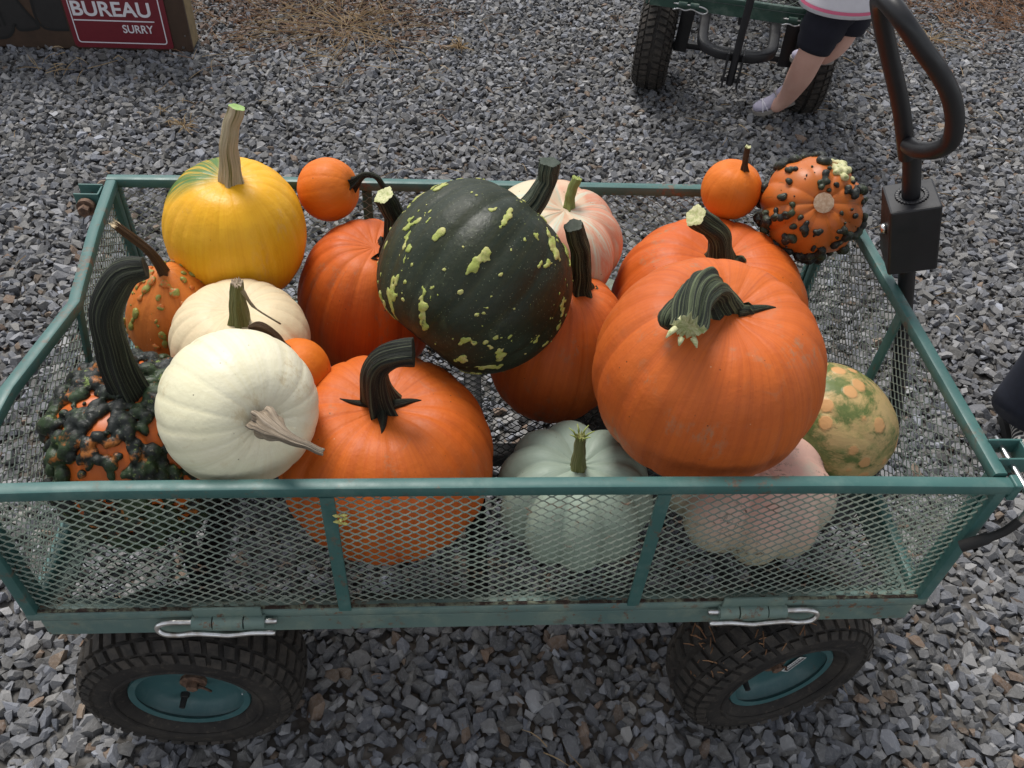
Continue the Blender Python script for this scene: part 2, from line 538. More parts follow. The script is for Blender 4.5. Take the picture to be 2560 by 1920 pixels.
def spline(pts, n):
    """Catmull-Rom through the points (any dimension)."""
    P = [np.array(p, float) for p in pts]
    P = [2 * P[0] - P[1]] + P + [2 * P[-1] - P[-2]]
    out = []
    segs = len(P) - 3
    for k in range(n):
        t = k / (n - 1) * segs
        i = min(int(t), segs - 1)
        f = t - i
        a, b, c, d = P[i:i + 4]
        out.append(.5 * ((2 * b) + (c - a) * f + (2 * a - 5 * b + 4 * c - d) * f * f + (3 * b - a - 3 * c + d) * f ** 3))
    return out


def rsq(w, h, b):
    """section of a square tube with rounded corners"""
    w /= 2
    h /= 2
    k = b * .3
    return [(-w, -h + b), (-w + k, -h + k), (-w + b, -h), (w - b, -h), (w - k, -h + k), (w, -h + b), (w, h - b), (w - k, h - k),
            (w - b, h), (-w + b, h), (-w + k, h - k), (-w, h - b)]


# ------------------------------------------------------------------ ground: bed and gravel
g = B()
g.add([(-40, -40, -.012), (40, -40, -.012), (40, 40, -.012), (-40, 40, -.012)], [(0, 1, 2, 3)])
ground = g.build('ground', M_bed)
tag(ground, 'grey gravel bed under the carts', 'ground', kind='structure')


def stone_variant():
    bm = bmesh.new()
    bmesh.ops.create_cube(bm, size=2.0, matrix=Matrix.Rotation(rnd.uniform(0, 3), 4, Vector((rnd.random(), rnd.random(), rnd.random() + .1)).normalized()))
    k = rnd.randint(6, 8)
    for _ in range(k):
        nn = Vector((rnd.gauss(0, 1), rnd.gauss(0, 1), rnd.gauss(0, 1))).normalized()
        d = rnd.uniform(.55, .92)
        geom = list(bm.verts) + list(bm.edges) + list(bm.faces)
        r = bmesh.ops.bisect_plane(bm, geom=geom, dist=1e-4, plane_co=nn * d, plane_no=nn, clear_outer=True)
        ed = [e for e in r['geom_cut'] if isinstance(e, bmesh.types.BMEdge)]
        if ed:
            bmesh.ops.holes_fill(bm, edges=ed)
    bmesh.ops.remove_doubles(bm, verts=list(bm.verts), dist=.17)
    bmesh.ops.recalc_face_normals(bm, faces=list(bm.faces))
    bm.verts.index_update()
    v = np.array([x.co[:] for x in bm.verts], float)
    f = [[x.index for x in fc.verts] for fc in bm.faces]
    bm.free()
    v /= np.abs(v).max(axis=0)
    return v, f


def gravel():
    var = [stone_variant() for _ in range(48)]
    sp = .0158
    xs = np.arange(-2.35, 3.3, sp)
    ys = np.arange(-.62, 3.5, sp)
    X, Y = np.meshgrid(xs, ys)
    X = X.ravel()
    Y = Y.ravel()
    X = X + rng.uniform(-.55, .55, X.size) * sp
    Y = Y + rng.uniform(-.55, .55, Y.size) * sp
    # footprint of the yard that can be seen, with a margin all round
    xl = -0.775 + (Y + .36) * (-1.856 + .775) / 3.03 - .18
    xr = .913 + (Y + .40) * (2.623 - .913) / 3.45 + .20
    keep = (X > xl) & (X < xr) & (Y < 2.67 + (X + 1.86) * .085 + .22)
    X, Y = X[keep], Y[keep]
    n = X.size
    size = np.clip(rng.lognormal(math.log(.0121), .31, n), .006, .0195)
    size *= 1 - .12 * np.clip((Y - .8) / 2.2, 0, 1)
    # colours: slate greys, some rusty, tan, pale
    k = rng.random(n)
    val = np.clip(rng.lognormal(math.log(.128), .36, n), .035, .36)
    col = np.stack([val * .975, val * .985, val * 1.03], 1)
    bl = rng.random(n)[:, None]
    col *= 1 + (bl - .5) * np.array([[-.12, -.02, .20]])
    warm = (np.sin(X * 2.3 + 1.0) * np.cos(Y * 2.9 - X) + np.sin(X * 5.1 - Y * 3.7) * .5)
    warm = np.clip(.03 + .03 * warm, .008, .2)
    warm = warm + .07 * np.exp(-((X - 1.0) ** 2 + (Y + .35) ** 2) / .18) + .05 * np.exp(-((X + .75) ** 2 + (Y + .2) ** 2) / .12)
    brown = np.clip(1.15 - np.hypot((X + .62) / .60, (Y - 2.66) / .42), 0, .8)
    brown = np.maximum(brown, np.clip(1.2 - np.hypot((X - 2.6) / .8, (Y - 3.1) / .42), 0, .9))
    isw = k < warm
    tone = rng.random(n)[:, None]
    wc = np.array([[.150, .095, .062]]) * (1 - tone) + np.array([[.17, .125, .088]]) * tone
    col[isw] = (wc * rng.uniform(.6, 1.25, n)[:, None])[isw]
    isb = rng.random(n) < brown
    col[isb] = (np.array([[.095, .060, .041]]) * rng.uniform(.5, 1.5, n)[:, None])[isb]
    isl = (k > .965)
    col[isl] = (np.array([[.25, .248, .25]]) * rng.uniform(.75, 1.3, n)[:, None])[isl]
    V, LI, LS, CO = [], [], [], []
    vo = 0
    vid = rng.integers(0, len(var), n)
    loops_done = 0
    for vi, (bv, bf) in enumerate(var):
        idx = np.where(vid == vi)[0]
        if not idx.size:
            continue
        m = idx.size
        q = rng.normal(size=(m, 3))
        tilt = rng.normal(0, .42, (m, 2))
        tilt[rng.random(m) < .13] *= 2.6
        yaw = rng.uniform(0, 2 * PI, m)
        s = size[idx]
        sc = np.stack([s * rng.uniform(.95, 1.45, m), s * rng.uniform(.62, .95, m), s * rng.uniform(.42, .78, m)], 1)
        P = bv[None] * sc[:, None, :]
        cx, sx = np.cos(tilt[:, 0]), np.sin(tilt[:, 0])
        cy, sy = np.cos(tilt[:, 1]), np.sin(tilt[:, 1])
        cz, sz = np.cos(yaw), np.sin(yaw)
        x, y, z = P[..., 0], P[..., 1], P[..., 2]
        y, z = y * cx[:, None] - z * sx[:, None], y * sx[:, None] + z * cx[:, None]
        x, z = x * cy[:, None] + z * sy[:, None], -x * sy[:, None] + z * cy[:, None]
        x, y = x * cz[:, None] - y * sz[:, None], x * sz[:, None] + y * cz[:, None]
        zz = rng.uniform(-.011, .001, m) - s * .05
        P = np.stack([x + X[idx][:, None], y + Y[idx][:, None], z + zz[:, None]], -1)
        nv = len(bv)
        V.append(P.reshape(-1, 3))
        CO.append(np.repeat(col[idx], nv, 0))
        fl = np.concatenate([np.array(f) for f in bf])
        ln = np.array([len(f) for f in bf])
        LI.append((fl[None] + (np.arange(m) * nv)[:, None] + vo).ravel())
        LS.append(np.tile(ln, m))
        vo += m * nv
    V = np.concatenate(V)
    LI = np.concatenate(LI)
    LN = np.concatenate(LS)
    CO = np.concatenate(CO)
    me = bpy.data.meshes.new('gravel')
    me.vertices.add(len(V))
    me.vertices.foreach_set('co', V.astype(np.float32).ravel())
    me.loops.add(len(LI))
    me.loops.foreach_set('vertex_index', LI.astype(np.int32))
    me.polygons.add(len(LN))
    st = np.concatenate([[0], np.cumsum(LN)[:-1]])
    me.polygons.foreach_set('loop_start', st.astype(np.int32))
    me.update(calc_edges=True)
    me.shade_flat()
    at = me.attributes.new('stone_col', 'FLOAT_COLOR', 'POINT')
    at.data.foreach_set('color', np.concatenate([CO, np.ones((len(CO), 1))], 1).astype(np.float32).ravel())
    me.materials.append(M_stone)
    o = bpy.data.objects.new('gravel', me)
    C.objects.link(o)
    tag(o, 'loose crushed grey slate gravel covering the yard', 'gravel', kind='stuff')
    return n, int((LN - 2).sum())


print('gravel', gravel())


def blades(b, cx, cy, n, spread, lmin, lmax, w, zmax=.02, radial=False, z0=.006):
    for _ in range(n):
        if radial:
            an = rnd.uniform(0, 2 * PI)
            r0 = abs(rnd.gauss(0, spread * .3))
            x, y = cx + math.cos(an) * r0, cy + math.sin(an) * r0
            an += rnd.gauss(0, .35)
        else:
            x, y = rnd.gauss(cx, spread), rnd.gauss(cy, spread)
            an = rnd.uniform(0, 2 * PI)
        L = rnd.uniform(lmin, lmax)
        z = z0 + rnd.uniform(0, .008)
        lift = rnd.uniform(0, zmax)
        bend = rnd.gauss(0, .25)
        pts = []
        for k in range(4):
            t = k / 3
            aa = an + bend * t
            pts.append((x + math.cos(aa) * L * t, y + math.sin(aa) * L * t, z + lift * math.sin(t * 2.4)))
        b.tube(pts, [w, w, w * .8, w * .35], 3, caps=False)


st = B()
blades(st, -.47, 2.50, 90, .40, .06, .26, .0014, .022, True)
blades(st, -.40, 2.45, 70, .20, .05, .2, .0013, .012)
blades(st, -.62, 2.6, 90, .22, .05, .2, .0014, .03)
blades(st, -.02, 2.33, 45, .028, .02, .06, .0018, .03, True)
blades(st, -.92, 1.68, 26, .03, .02, .06, .0016, .03, True)
blades(st, -.98, 1.78, 14, .05, .02, .06, .0014, .02)
blades(st, 1.95, 2.55, 40, .12, .04, .2, .0014, .03, True)
blades(st, -1.45, 2.1, 16, .05, .04, .14, .0014, .02)
for _ in range(120):
    blades(st, rnd.uniform(-1.5, 2.2), rnd.uniform(.6, 2.9), 1, .01, .03, .10, .0013, .012)
for (x, y) in ((-.55, -.40), (-.56, -.43), (.10, -.36), (.17, -.42), (.62, -.2)):
    blades(st, x, y, 2, .008, .04, .08, .0013, .012)
s1 = st.build('dry_straw', M_straw)
tag(s1, 'pale dry straw and grass blades scattered on the gravel', 'straw', kind='stuff')
st = B()
blades(st, 2.6, 3.05, 900, .32, .05, .16, .0014, .03)
blades(st, 1.95, 2.9, 260, .25, .05, .14, .0013, .02)
blades(st, -.6, 2.75, 420, .3, .05, .16, .0012, .02)
s1 = st.build('pine_needles', M_needle)
tag(s1, 'reddish brown fallen needles lying over the far gravel', 'needles', kind='stuff')


# ------------------------------------------------------------------ garden cart
L2, D2 = .61, .3235         # half length, half depth of the tray at its outer faces
ZT, ZB = .67, .396          # top of the side rails, bottom of the side panels
T = .0170


def emesh(b, fmap, lu, lv, LWD=.0202, SWD=.0138, w=.00064, t=.00040, m=0):
    """Expanded metal sheet: wavy tilted ribbons that meet at flat knots. fmap(u, v, n) -> point, n outwards."""
    rows = int(lv / (SWD / 2)) + 1
    half = LWD / 2
    cols = int(lu / half) + 1
    qr = random.Random(3)
    sec = [(w - t, -w - t), (w + t, -w + t), (-w + t, w + t), (-w - t, w - t)]      # roof-shingle tilt
    for j in range(rows):
        v0 = (j + .5) * SWD / 2
        if v0 > lv:
            break
        us, vs = [], []
        for i in range(cols + 1):
            sgn = 1 if (i + j) % 2 == 0 else -1
            for e in (-.16, .16):
                u = i * half + e * half
                if -1e-6 <= u <= lu:
                    us.append(u)
                    vs.append(v0 + sgn * SWD / 4 * .93)
        n = len(us)
        k = len(b.v)
        for u, v in zip(us, vs):
            wob = .0022 * math.sin(u * 9.1 + v * 14) + .0014 * math.sin(u * 23 - v * 31)
            v = min(max(v, 0), lv)
            b.v.extend([fmap(u, v + p[0], p[1] + wob) for p in sec])
            b.a.extend([(0, 0, 0)] * 4)
        for i in range(n - 1):
            for q in range(4):
                b.f.append((k + i * 4 + q, k + i * 4 + (q + 1) % 4, k + i * 4 + 4 + (q + 1) % 4, k + i * 4 + 4 + q))
                b.mi.append(m)


SQ = rsq(T, T, .0038)


def long_panel(root, sgn, ek={}):
    """front (sgn=-1) or back (+1) side panel"""
    y = sgn * (D2 - T / 2)
    b = B()
    zt = ZT - T / 2
    zs = [(-L2, -.0035), (-.45, .0015), (-.2, .0025), (.1, .0025), (.4, .001), (L2, -.004)]
    b.prism([(x, y, zt + (dz if sgn < 0 else dz * .3)) for x, dz in zs], SQ)
    b.prism([(-L2 + .002, y, ZB + T / 2), (L2 - .002, y, ZB + T / 2)], SQ, m=1)
    for s in (-1, 1):
        x = s * (L2 - T / 2 - .0005)
        b.prism([(x, y, ZB + T - .001), (x, y, ZT - T + .001)], rsq(T - .001, T - .001, .0035), up=(1, 0, 0))
    fr = b.build('side_panel', [M_teal, M_tealworn], root, True, angle=40)
    r = B()
    for k in range(46):
        xx = -L2 + T + (k + .5) * (2 * L2 - 2 * T) / 46
        hh = .0018 + .0024 * abs(math.sin(k * 1.7 + 1))
        r.box((xx, y + sgn * .0035, ZB + T + hh / 2 - .001), ((2 * L2 - 2 * T) / 46 - .0006, .004, hh))
    rs = r.build('rust_seam', M_seam, fr)
    rs['kind'] = 'stuff'
    for x in (-.198, .190):
        p = B()
        p.prism([(x, y + sgn * .0062, ZB + T - .003), (x, y + sgn * .0062, ZT - T + .003)], rsq(.005, .0165, .0012), up=(1, 0, 0))
        p.build('post', M_teal, fr, True, angle=40)
    e = B()
    x0, z0 = -L2 + T - .004, ZB + T - .004
    emesh(e, lambda u, v, n: (x0 + u, y + sgn * (n - .002), z0 + v), 2 * (L2 - T) + .008, ZT - ZB - 2 * T + .006, **ek)
    e.build('expanded_metal', M_meshgreen, fr)
    return fr


def end_panel(root, sgn, path, ek={}):
    """short end panel; path: list of (x, y) the top rail follows (it may be bent in)"""
    b = B()
    ys = [q[1] for q in path]
    def xat(y, v):
        # v 0 bottom .. 1 top: the dent fades towards the bottom
        x = np.interp(y, ys, [q[0] for q in path])
        return sgn * (L2 - T / 2) + (x - sgn * (L2 - T / 2)) * v ** 1.3
    b.prism([(q[0], q[1], ZT - T / 2 - .001) for q in path], SQ)
    b.prism([(xat(y, 0), y, ZB + T / 2 + .001) for y in (ys[0], ys[-1])], SQ)
    for y in (ys[0] + T * .5, ys[-1] - T * .5):
        b.prism([(xat(y, 0), y, ZB + T), (xat(y, 1), y, ZT - T)], rsq(T - .001, T - .001, .0035), up=(0, 1, 0))
    fr = b.build('end_panel', M_teal, root, True, angle=40)
    p = B()
    ym = .0
    p.prism([(xat(ym, 0) - sgn * .006, ym, ZB + T), (xat(ym, .5) - sgn * .006, ym, (ZB + ZT) / 2), (xat(ym, 1) - sgn * .006, ym, ZT - T + .002)], rsq(.005, .018, .0012), up=(0, 1, 0))
    p.build('post', M_teal, fr, True, angle=40)
    e = B()
    lu = ys[-1] - ys[0] - 2 * T + .012
    lv = ZT - ZB - 2 * T + .006
    y0 = ys[0] + T - .006
    emesh(e, lambda u, v, n: (xat(y0 + u, min(1, max(0, v / lv))) + sgn * n, y0 + u, ZB + T - .004 + v), lu, lv, **ek)
    e.build('expanded_metal', M_meshgreen, fr)
    return fr


def deck(root, ek={}):
    b = B()
    h = .036
    z = ZB - .002 - h / 2
    for s in (-1, 1):
        b.box((0, s * (D2 - .006), z), (2 * L2 - .03, .008, h), bev=.0015)
        b.box((s * (L2 - .012), 0, z), (.008, 2 * D2 - .03, h), bev=.0015)
        b.box((0, s * (D2 - .022), ZB - .004), (2 * L2 - .034, .026, .004))
        b.box((s * (L2 - .028), 0, ZB - .0045), (.026, 2 * D2 - .07, .004))
    fr = b.build('deck_frame', M_tealworn, root)
    for x in (-.40, -.02, .40):
        c = B()
        c.prism([(x, -D2 + .015, ZB - .022), (x, D2 - .015, ZB - .022)], rsq(.03, .026, .003))
        c.build('cross_bar', M_blackpaint, fr, True, angle=40)
    c = B()
    c.prism([(-L2 + .016, 0, ZB - .0505), (L2 - .016, 0, ZB - .0505)], rsq(.03, .028, .003))
    c.build('spine_bar', M_blackpaint, fr, True, angle=40)
    e = B()
    lu, lv = 2 * L2 - .05, 2 * D2 - .05
    emesh(e, lambda u, v, n: (-lu / 2 + u, -lv / 2 + v, ZB + .0045 + n), lu, lv, **{**dict(w=.00085, t=.0006), **ek})
    e.build('deck_mesh', M_meshdark, fr)
    return fr


def tyre_mesh():
    b = B()
    Rc, ar, ax = .122, .0405, .060
    prof = []
    for k in range(27):
        t = -2.5 + 5.0 * k / 26          # from inner bead on one side over the tread to the other bead
        cx, sx = math.cos(t), math.sin(t)
        r = Rc + ar * math.copysign(abs(cx) ** .75, cx)
        h = ax * math.copysign(abs(sx) ** .8, sx)
        prof.append((r, h))
    prof = [(.083, -.040)] + prof + [(.083, .040)]
    b.lathe(prof, 72)
    for s in (-1, 1):                      # raised sidewall ring
        ring = [(.108 + .0035 * math.cos(a), s * .0585 + .0035 * math.sin(a)) for a in [2 * PI * q / 8 for q in range(8)]]
        b.lathe(ring, 72, closed=True)
    # tread blocks in five staggered rows
    N = 42
    rows = [(-1.34, -.98), (-.92, -.54), (-.48, -.04), (.04, .48), (.54, .92), (.98, 1.34)]
    for ri, (t0, t1) in enumerate(rows):
        for i in range(N):
            a0 = (i + (.5 if ri % 2 else 0)) * 2 * PI / N
            da = 2 * PI / N * .37
            vs = []
            for lift in (-.001, .0060):
                for (t, ah) in ((t0, -1), (t1, -1), (t1, 1), (t0, 1)):
                    k = .86 if lift > 0 else 1
                    tm = (t0 + t1) / 2
                    tt = tm + (t - tm) * k
                    skew = .32 * (1 if tt > tm else -1) * (1 if ri < 3 else -1) * da
                    a = a0 + ah * da * k + skew
                    c_, s_ = math.cos(tt), math.sin(tt)
                    r = Rc + (ar + lift) * math.copysign(abs(c_) ** .75, c_)
                    h = (ax + lift * .7) * math.copysign(abs(s_) ** .8, s_)
                    vs.append((r * math.cos(a), h, r * math.sin(a)))
            b.add(vs, [(4, 5, 6, 7), (0, 1, 5, 4), (1, 2, 6, 5), (2, 3, 7, 6), (3, 0, 4, 7)], None, 1)
    return b


TYRE = tyre_mesh()


def wheel(root, x, y, rz=0, sticker=False, tag_=False, spin=0.0):
    """rim is the part; its outer face looks towards local -y for y<0"""
    b = B()
    b.lathe([(.079, .045), (.0885, .047), (.090, .044), (.0845, .040), (.080, .028), (.074, .014), (.064, .008), (.030, .006), (.022, .010), (.0, .010)], 64)
    b.lathe([(.079, -.045), (.0885, -.047), (.090, -.044), (.0845, -.040), (.082, -.034), (.0785, -.024), (.070, -.017), (.030, -.014), (.022, -.018), (.0, -.018)], 64)
    b.lathe([(.0885, .040), (.082, .030), (.078, 0), (.082, -.030), (.0885, -.040)], 64)
    rim = b.build('wheel', M_tealrim, root, True, (x, y, .163), angle=45)
    rim.rotation_euler = (0, 0, rz + (PI if y > 0 else 0))
    ty = TYRE.build('tyre', [M_rubber, M_block], rim, True, angle=25)
    ty.rotation_euler = (0, spin, 0)
    hb = B()
    hb.tube([(0, -.012, 0), (0, -.024, 0)], .020, 20)
    hb.tube([(0, -.024, 0), (0, -.034, 0)], .009, 6)
    hb.build('hub', M_rust, rim, True, angle=40)
    pin = B()
    pin.tube([(.010, -.030, .002), (.02, -.030, -.008), (.024, -.028, -.02)], .002, 6)
    pin.build('cotter_pin', M_rust, rim, True)
    v = B()
    va = PI * (1.36 if not sticker else 1.22)
    vx, vz = .056 * math.cos(va), .056 * math.sin(va)
    v.tube([(vx, -.014, vz), (vx, -.022, vz), (vx * 1.02, -.023, vz * 1.02), (vx * 1.05, -.038, vz * 1.05)], [.0075, .0065, .005, .0045], 10)
    v.build('valve_stem', M_grip, rim, True, angle=40)
    if sticker:
        s = B()
        q = Matrix.Rotation(math.radians(-58), 3, 'Y')
        ctr = Vector((.046, -.0200, -.028))
        s.box(ctr, (.044, .0008, .017), q)
        for k in range(16):
            s.box(ctr + q @ Vector((-.019 + k * .0025, -.0007, -.0025)), (.0012 if k % 3 else .0018, .0004, .0065), q, m=1)
        for k in range(9):
            s.box(ctr + q @ Vector((-.018 + k * .0042, -.0007, .005)), (.0026, .0004, .0022), q, m=1)
        s.build('barcode_label', [plain('label_white', (.75, .75, .73, 1), .5), plain('label_ink', (.06, .06, .07, 1), .5)], rim)
    ch = B()
    ch.box((.072 if not sticker else -.070, -.030, -.022), (.0022, .0012, .016), Matrix.Rotation(.25, 3, 'Y'))
    ch.build('paint_chip', plain('chip_white', (.7, .72, .72, 1), .5), rim)
    return rim


def hinge(root, x, z, pinside):
    """hinge knuckles under the panel with a hairpin clip; y just outside the front face"""
    y = -D2 - .0065
    b = B()
    b.box((x, -D2 - .0025, z + .0165), (.088, .004, .022), bev=.001)       # plate on the panel
    b.box((x, -D2 - .0005, z - .012), (.11, .004, .020), bev=.001)
    for k, (o, w, rr) in enumerate(((-.034, .026, .0098), (0, .038, .0108), (.034, .026, .0098))):
        b.tube([(x + o - w / 2, y, z), (x + o + w / 2, y, z)], rr, 14)
    h = b.build('hinge', M_tealworn, root, True, angle=40)
    c = B()
    s = pinside
    P = [(-s * .062, 0, 0), (-s * .02, 0, 0), (s * .05, 0, .0008), (s * .075, 0, .001), (s * .090, -.001, -.003), (s * .094, -.003, -.011), (s * .086, -.006, -.018),
         (s * .066, -.009, -.0165), (s * .045, -.011, -.0095), (s * .02, -.011, -.0125), (s * 0, -.011, -.0155), (s * -.03, -.011, -.0105), (s * -.060, -.011, -.0115)]
    P = [(x + a, y + bb, z + cc) for a, bb, cc in P]
    c.tube(spline(P, 60), .0040, 10)
    c.build('hairpin_clip', M_steel, root, True)
    return h


def smalls(root):
    # front right latch: flange, bent rod with a rubber sleeve
    b = B()
    b.box((L2 + .019, -D2 + .040, ZT - .012), (.044, .003, .026), bev=.001)
    b.box((L2 + .0385, -D2 + .055, ZT - .012), (.003, .030, .026), bev=.001)
    b.box((L2 + .019, -D2 + .070, ZT - .010), (.044, .003, .024), bev=.001)
    b.build('corner_bracket', M_teal, root)
    b = B()
    b.box((L2 + .005, -D2 + .008, ZT - .015), (.010, .019, .028), bev=.002)
    b.build('corner_bracket', M_teal, root)
    r = B()
    P = [(L2 + .019, -D2 + .085, ZT - .012), (L2 + .019, -D2 + .03, ZT - .012), (L2 + .019, -D2 + .002, ZT - .013), (L2 + .022, -D2 - .012, ZT - .022),
         (L2 + .022, -D2 - .015, ZT - .050), (L2 + .012, -D2 - .015, ZT - .074), (L2 - .006, -D2 - .013, ZT - .094)]
    r.tube(spline(P, 40), .0042, 10)
    rod = r.build('latch_rod', M_steel, root, True)
    r = B()
    r.tube(spline([P[4], P[5], P[6], (L2 - .024, -D2 - .010, ZT - .112)], 16), [.0055] * 9 + [.0075] * 7, 12)
    r.build('rubber_sleeve', M_grip, rod, True, angle=40)
    # back left pivot bracket and bolt
    b = B()
    b.box((-L2 - .019, D2 - .058, ZT - .017), (.038, .003, .030), bev=.001)
    b.box((-L2 - .019, D2 - .032, ZT - .014), (.038, .003, .026), bev=.001)
    b.box((-L2 - .0015, D2 - .045, ZT - .016), (.003, .028, .026), bev=.001)
    b.build('corner_bracket', M_teal, root)
    b = B()
    b.tube([(-L2 - .020, D2 - .085, ZT - .020), (-L2 - .020, D2 - .020, ZT - .020)], .0045, 10)
    b.tube([(-L2 - .020, D2 - .072, ZT - .020), (-L2 - .020, D2 - .064, ZT - .020)], .014, 16)
    b.tube([(-L2 - .020, D2 - .084, ZT - .020), (-L2 - .020, D2 - .0725, ZT - .020)], .009, 6)
    b.build('pivot_bolt', M_rust, root, True, angle=35)


def running_gear(root, steer):
    b = B()
    b.prism([(-.455, -.235, .163), (-.455, .235, .163)], rsq(.022, .022, .003))
    ax = b.build('axle', M_blackpaint, root, True, angle=40)
    for s in (-1, 1):
        p = B()
        p.prism([(-.455, s * .16, .165), (-.455, s * .16, .30), (-.455, s * .14, .355)], rsq(.05, .006, .001), up=(1, 0, 0))
        p.build('axle_strut', M_blackpaint, ax, True, angle=40)
    f = empty('front_axle', (.398, 0, 0), steer, root)
    b = B()
    b.prism([(0, -.235, .163), (0, .235, .163)], rsq(.022, .022, .003))
    b.build('axle_bar', M_blackpaint, f, True, angle=40)
    for s in (-1, 1):
        p = B()
        p.prism([(.02, s * .185, .145), (.02, s * .180, .29), (.01, s * .165, .342)], rsq(.046, .007, .001), up=(1, 0, 0))
        p.build('axle_strut', M_blackpaint, f, True, angle=40)
    p = B()
    p.prism([(0, -.155, .335), (0, .155, .335)], rsq(.05, .012, .002))
    p.tube([(0, 0, .325), (0, 0, .358)], .02, 16)
    p.build('turntable', M_blackpaint, f, True, angle=40)
    # yoke: a U of flat bar reaching forward to the pivot of the pull handle
    y = B()
    U_ = [(0, -.118, .29), (.10, -.118, .275), (.165, -.108, .262), (.195, -.06, .257), (.20, 0, .256), (.195, .06, .257), (.165, .108, .262), (.10, .118, .275), (0, .118, .29)]
    U_ = [(a * 1.285, b_, c_) for a, b_, c_ in U_]
    y.prism(spline(U_, 41), rsq(.034, .030, .006))
    y.build('yoke', M_blackpaint, f, True, angle=50)
    k = B()
    for s in (-1, 1):
        k.box((.285, s * .024, .225), (.05, .006, .115), bev=.001)
    k.tube([(.292, -.032, .19), (.292, .032, .19)], .007, 10)
    k.build('pivot_bracket', M_blackpaint, f)
    return f


def cart(label, loc, rz, steer, group=None, ek={}):
    root = empty('garden_cart', loc, rz)
    tag(root, label, 'cart', group)
    long_panel(root, -1, ek)
    long_panel(root, 1, ek)
    end_panel(root, 1, [(L2 - T / 2, -D2 + T + .002), (L2 - T / 2 + .001, 0), (L2 - T / 2, D2 - T - .002)], ek)
    end_panel(root, -1, [(-L2 + T / 2, -D2 + T + .002), (-.598, -.16), (-.568, .004), (-.572, .03), (-.590, .17), (-L2 + T / 2, D2 - T - .002)], ek)
    deck(root, ek)
    smalls(root)
    hinge(root, -.350, .3995, -1)
    hinge(root, .357, .4015, 1)
    running_gear(root, steer)
    wheel(root, -.452, -.276, 0, spin=.1)
    wheel(root, -.452, .276, 0, spin=.4)
    q = Matrix.Rotation(steer, 3, 'Z')
    for k, y in enumerate((-.276, .276)):
        c_ = q @ Vector((0, y, 0))
        wheel(root, .398 + c_.x, c_.y, steer, sticker=(k == 0), spin=.2 + k)
    return root


STEER = math.radians(13)
cart1 = cart('teal wire mesh garden cart loaded with pumpkins and gourds', (0, 0, 0), 0, STEER, 'mesh garden carts')


def handle(root, pts, loop, boxspec):
    """pull handle: pole, socket box, channel and D shaped grip; coordinates in the cart's frame"""
    b = B()
    b.tube(pts, .0120, 16, up=(0, 1, 0))
    p = b.build('handle_pole', M_blackpaint, root, True, angle=40)
    if boxspec:
        c, d, yaw = boxspec
        d = Vector(d).normalized()
        zq = d
        xq = Vector((math.cos(yaw), math.sin(yaw), 0))
        xq = (xq - zq * xq.dot(zq)).normalized()
        yq = zq.cross(xq)
        q = Matrix((xq, yq, zq)).transposed()
        b = B()
        b.box(c, (.066, .066, .112), q, bev=.003)
        b.build('socket_box', M_blackpaint, p)
        b = B()
        b.tube([Vector(c) + q @ Vector((-.040, -.008, .012)), Vector(c) + q @ Vector((-.033, -.008, .012))], [.006, .008], 12)
        b.build('bolt', M_steel, p, True)
        w = B()
        for k in range(26):
            a = k / 26 * 2 * PI
            w.box(Vector(c) + q @ Vector((.0185 * math.cos(a), .0185 * math.sin(a), .0570)), (.006, .005, .003), q, bev=.001)
        w.build('weld_bead', M_blackpaint, p, True)
    b = B()
    b.tube(loop[0], .0108, 16)
    b.build('grip', M_blackpaint, p, True, angle=50)


A_ = Vector((.735, .060, .188))
d_ = (Vector((.565, .06, .837)) - Vector((.726, .06, .366))).normalized()
pole1 = [A_, Vector((.726, .06, .340)), Vector((.647, .06, .600)), Vector((.565, .06, .837)), Vector((.541, .06, .897))]
lp = [(.541, .058, .880), (.505, .056, .950), (.462, .054, 1.020), (.436, .050, 1.062), (.418, .034, 1.090), (.412, .004, 1.098), (.424, -.020, 1.088), (.450, -.028, 1.064), (.478, -.030, 1.040), (.502, -.030, 1.016), (.519, -.030, .992),
      (.529, -.030, .970), (.533, -.028, .950), (.529, -.016, .933), (.525, .004, .920), (.526, .024, .911), (.528, .044, .905)]
handle(cart1, spline(pole1, 24), (spline(lp, 90), [(.530, .056, .922), (.452, .052, 1.050)], (0, -1, .15)),
       ((.590, .06, .768), d_, math.radians(-9)))

# second cart, far side of the yard, seen end on
cart2 = cart('dark green mesh garden cart standing empty behind a small child', (1.052, 2.400, 0), math.radians(-106.0), 0.0, 'mesh garden carts', dict(LWD=.036, SWD=.026))
for o in cart2.children_recursive:
    if o.type == 'MESH':
        for i, mt in enumerate(o.data.materials):
            if mt in (M_teal, M_tealworn, M_tealrim):
                o.data.materials[i] = M_cart2
pole2 = [(.690, 0, .175), (.70, .0, .30), (.705, .002, .50), (.705, .004, .86)]
lp2 = [(.705, .004, .84), (.705, .004, .98), (.705, .0, 1.04), (.705, -.04, 1.07), (.705, -.085, 1.04), (.705, -.095, .97), (.705, -.08, .91), (.705, -.04, .885), (.705, -.008, .88)]
handle(cart2, spline(pole2, 24), (spline(lp2, 60), [(.705, .003, .89), (.705, .003, 1.0)], (1, 0, 0)), None)
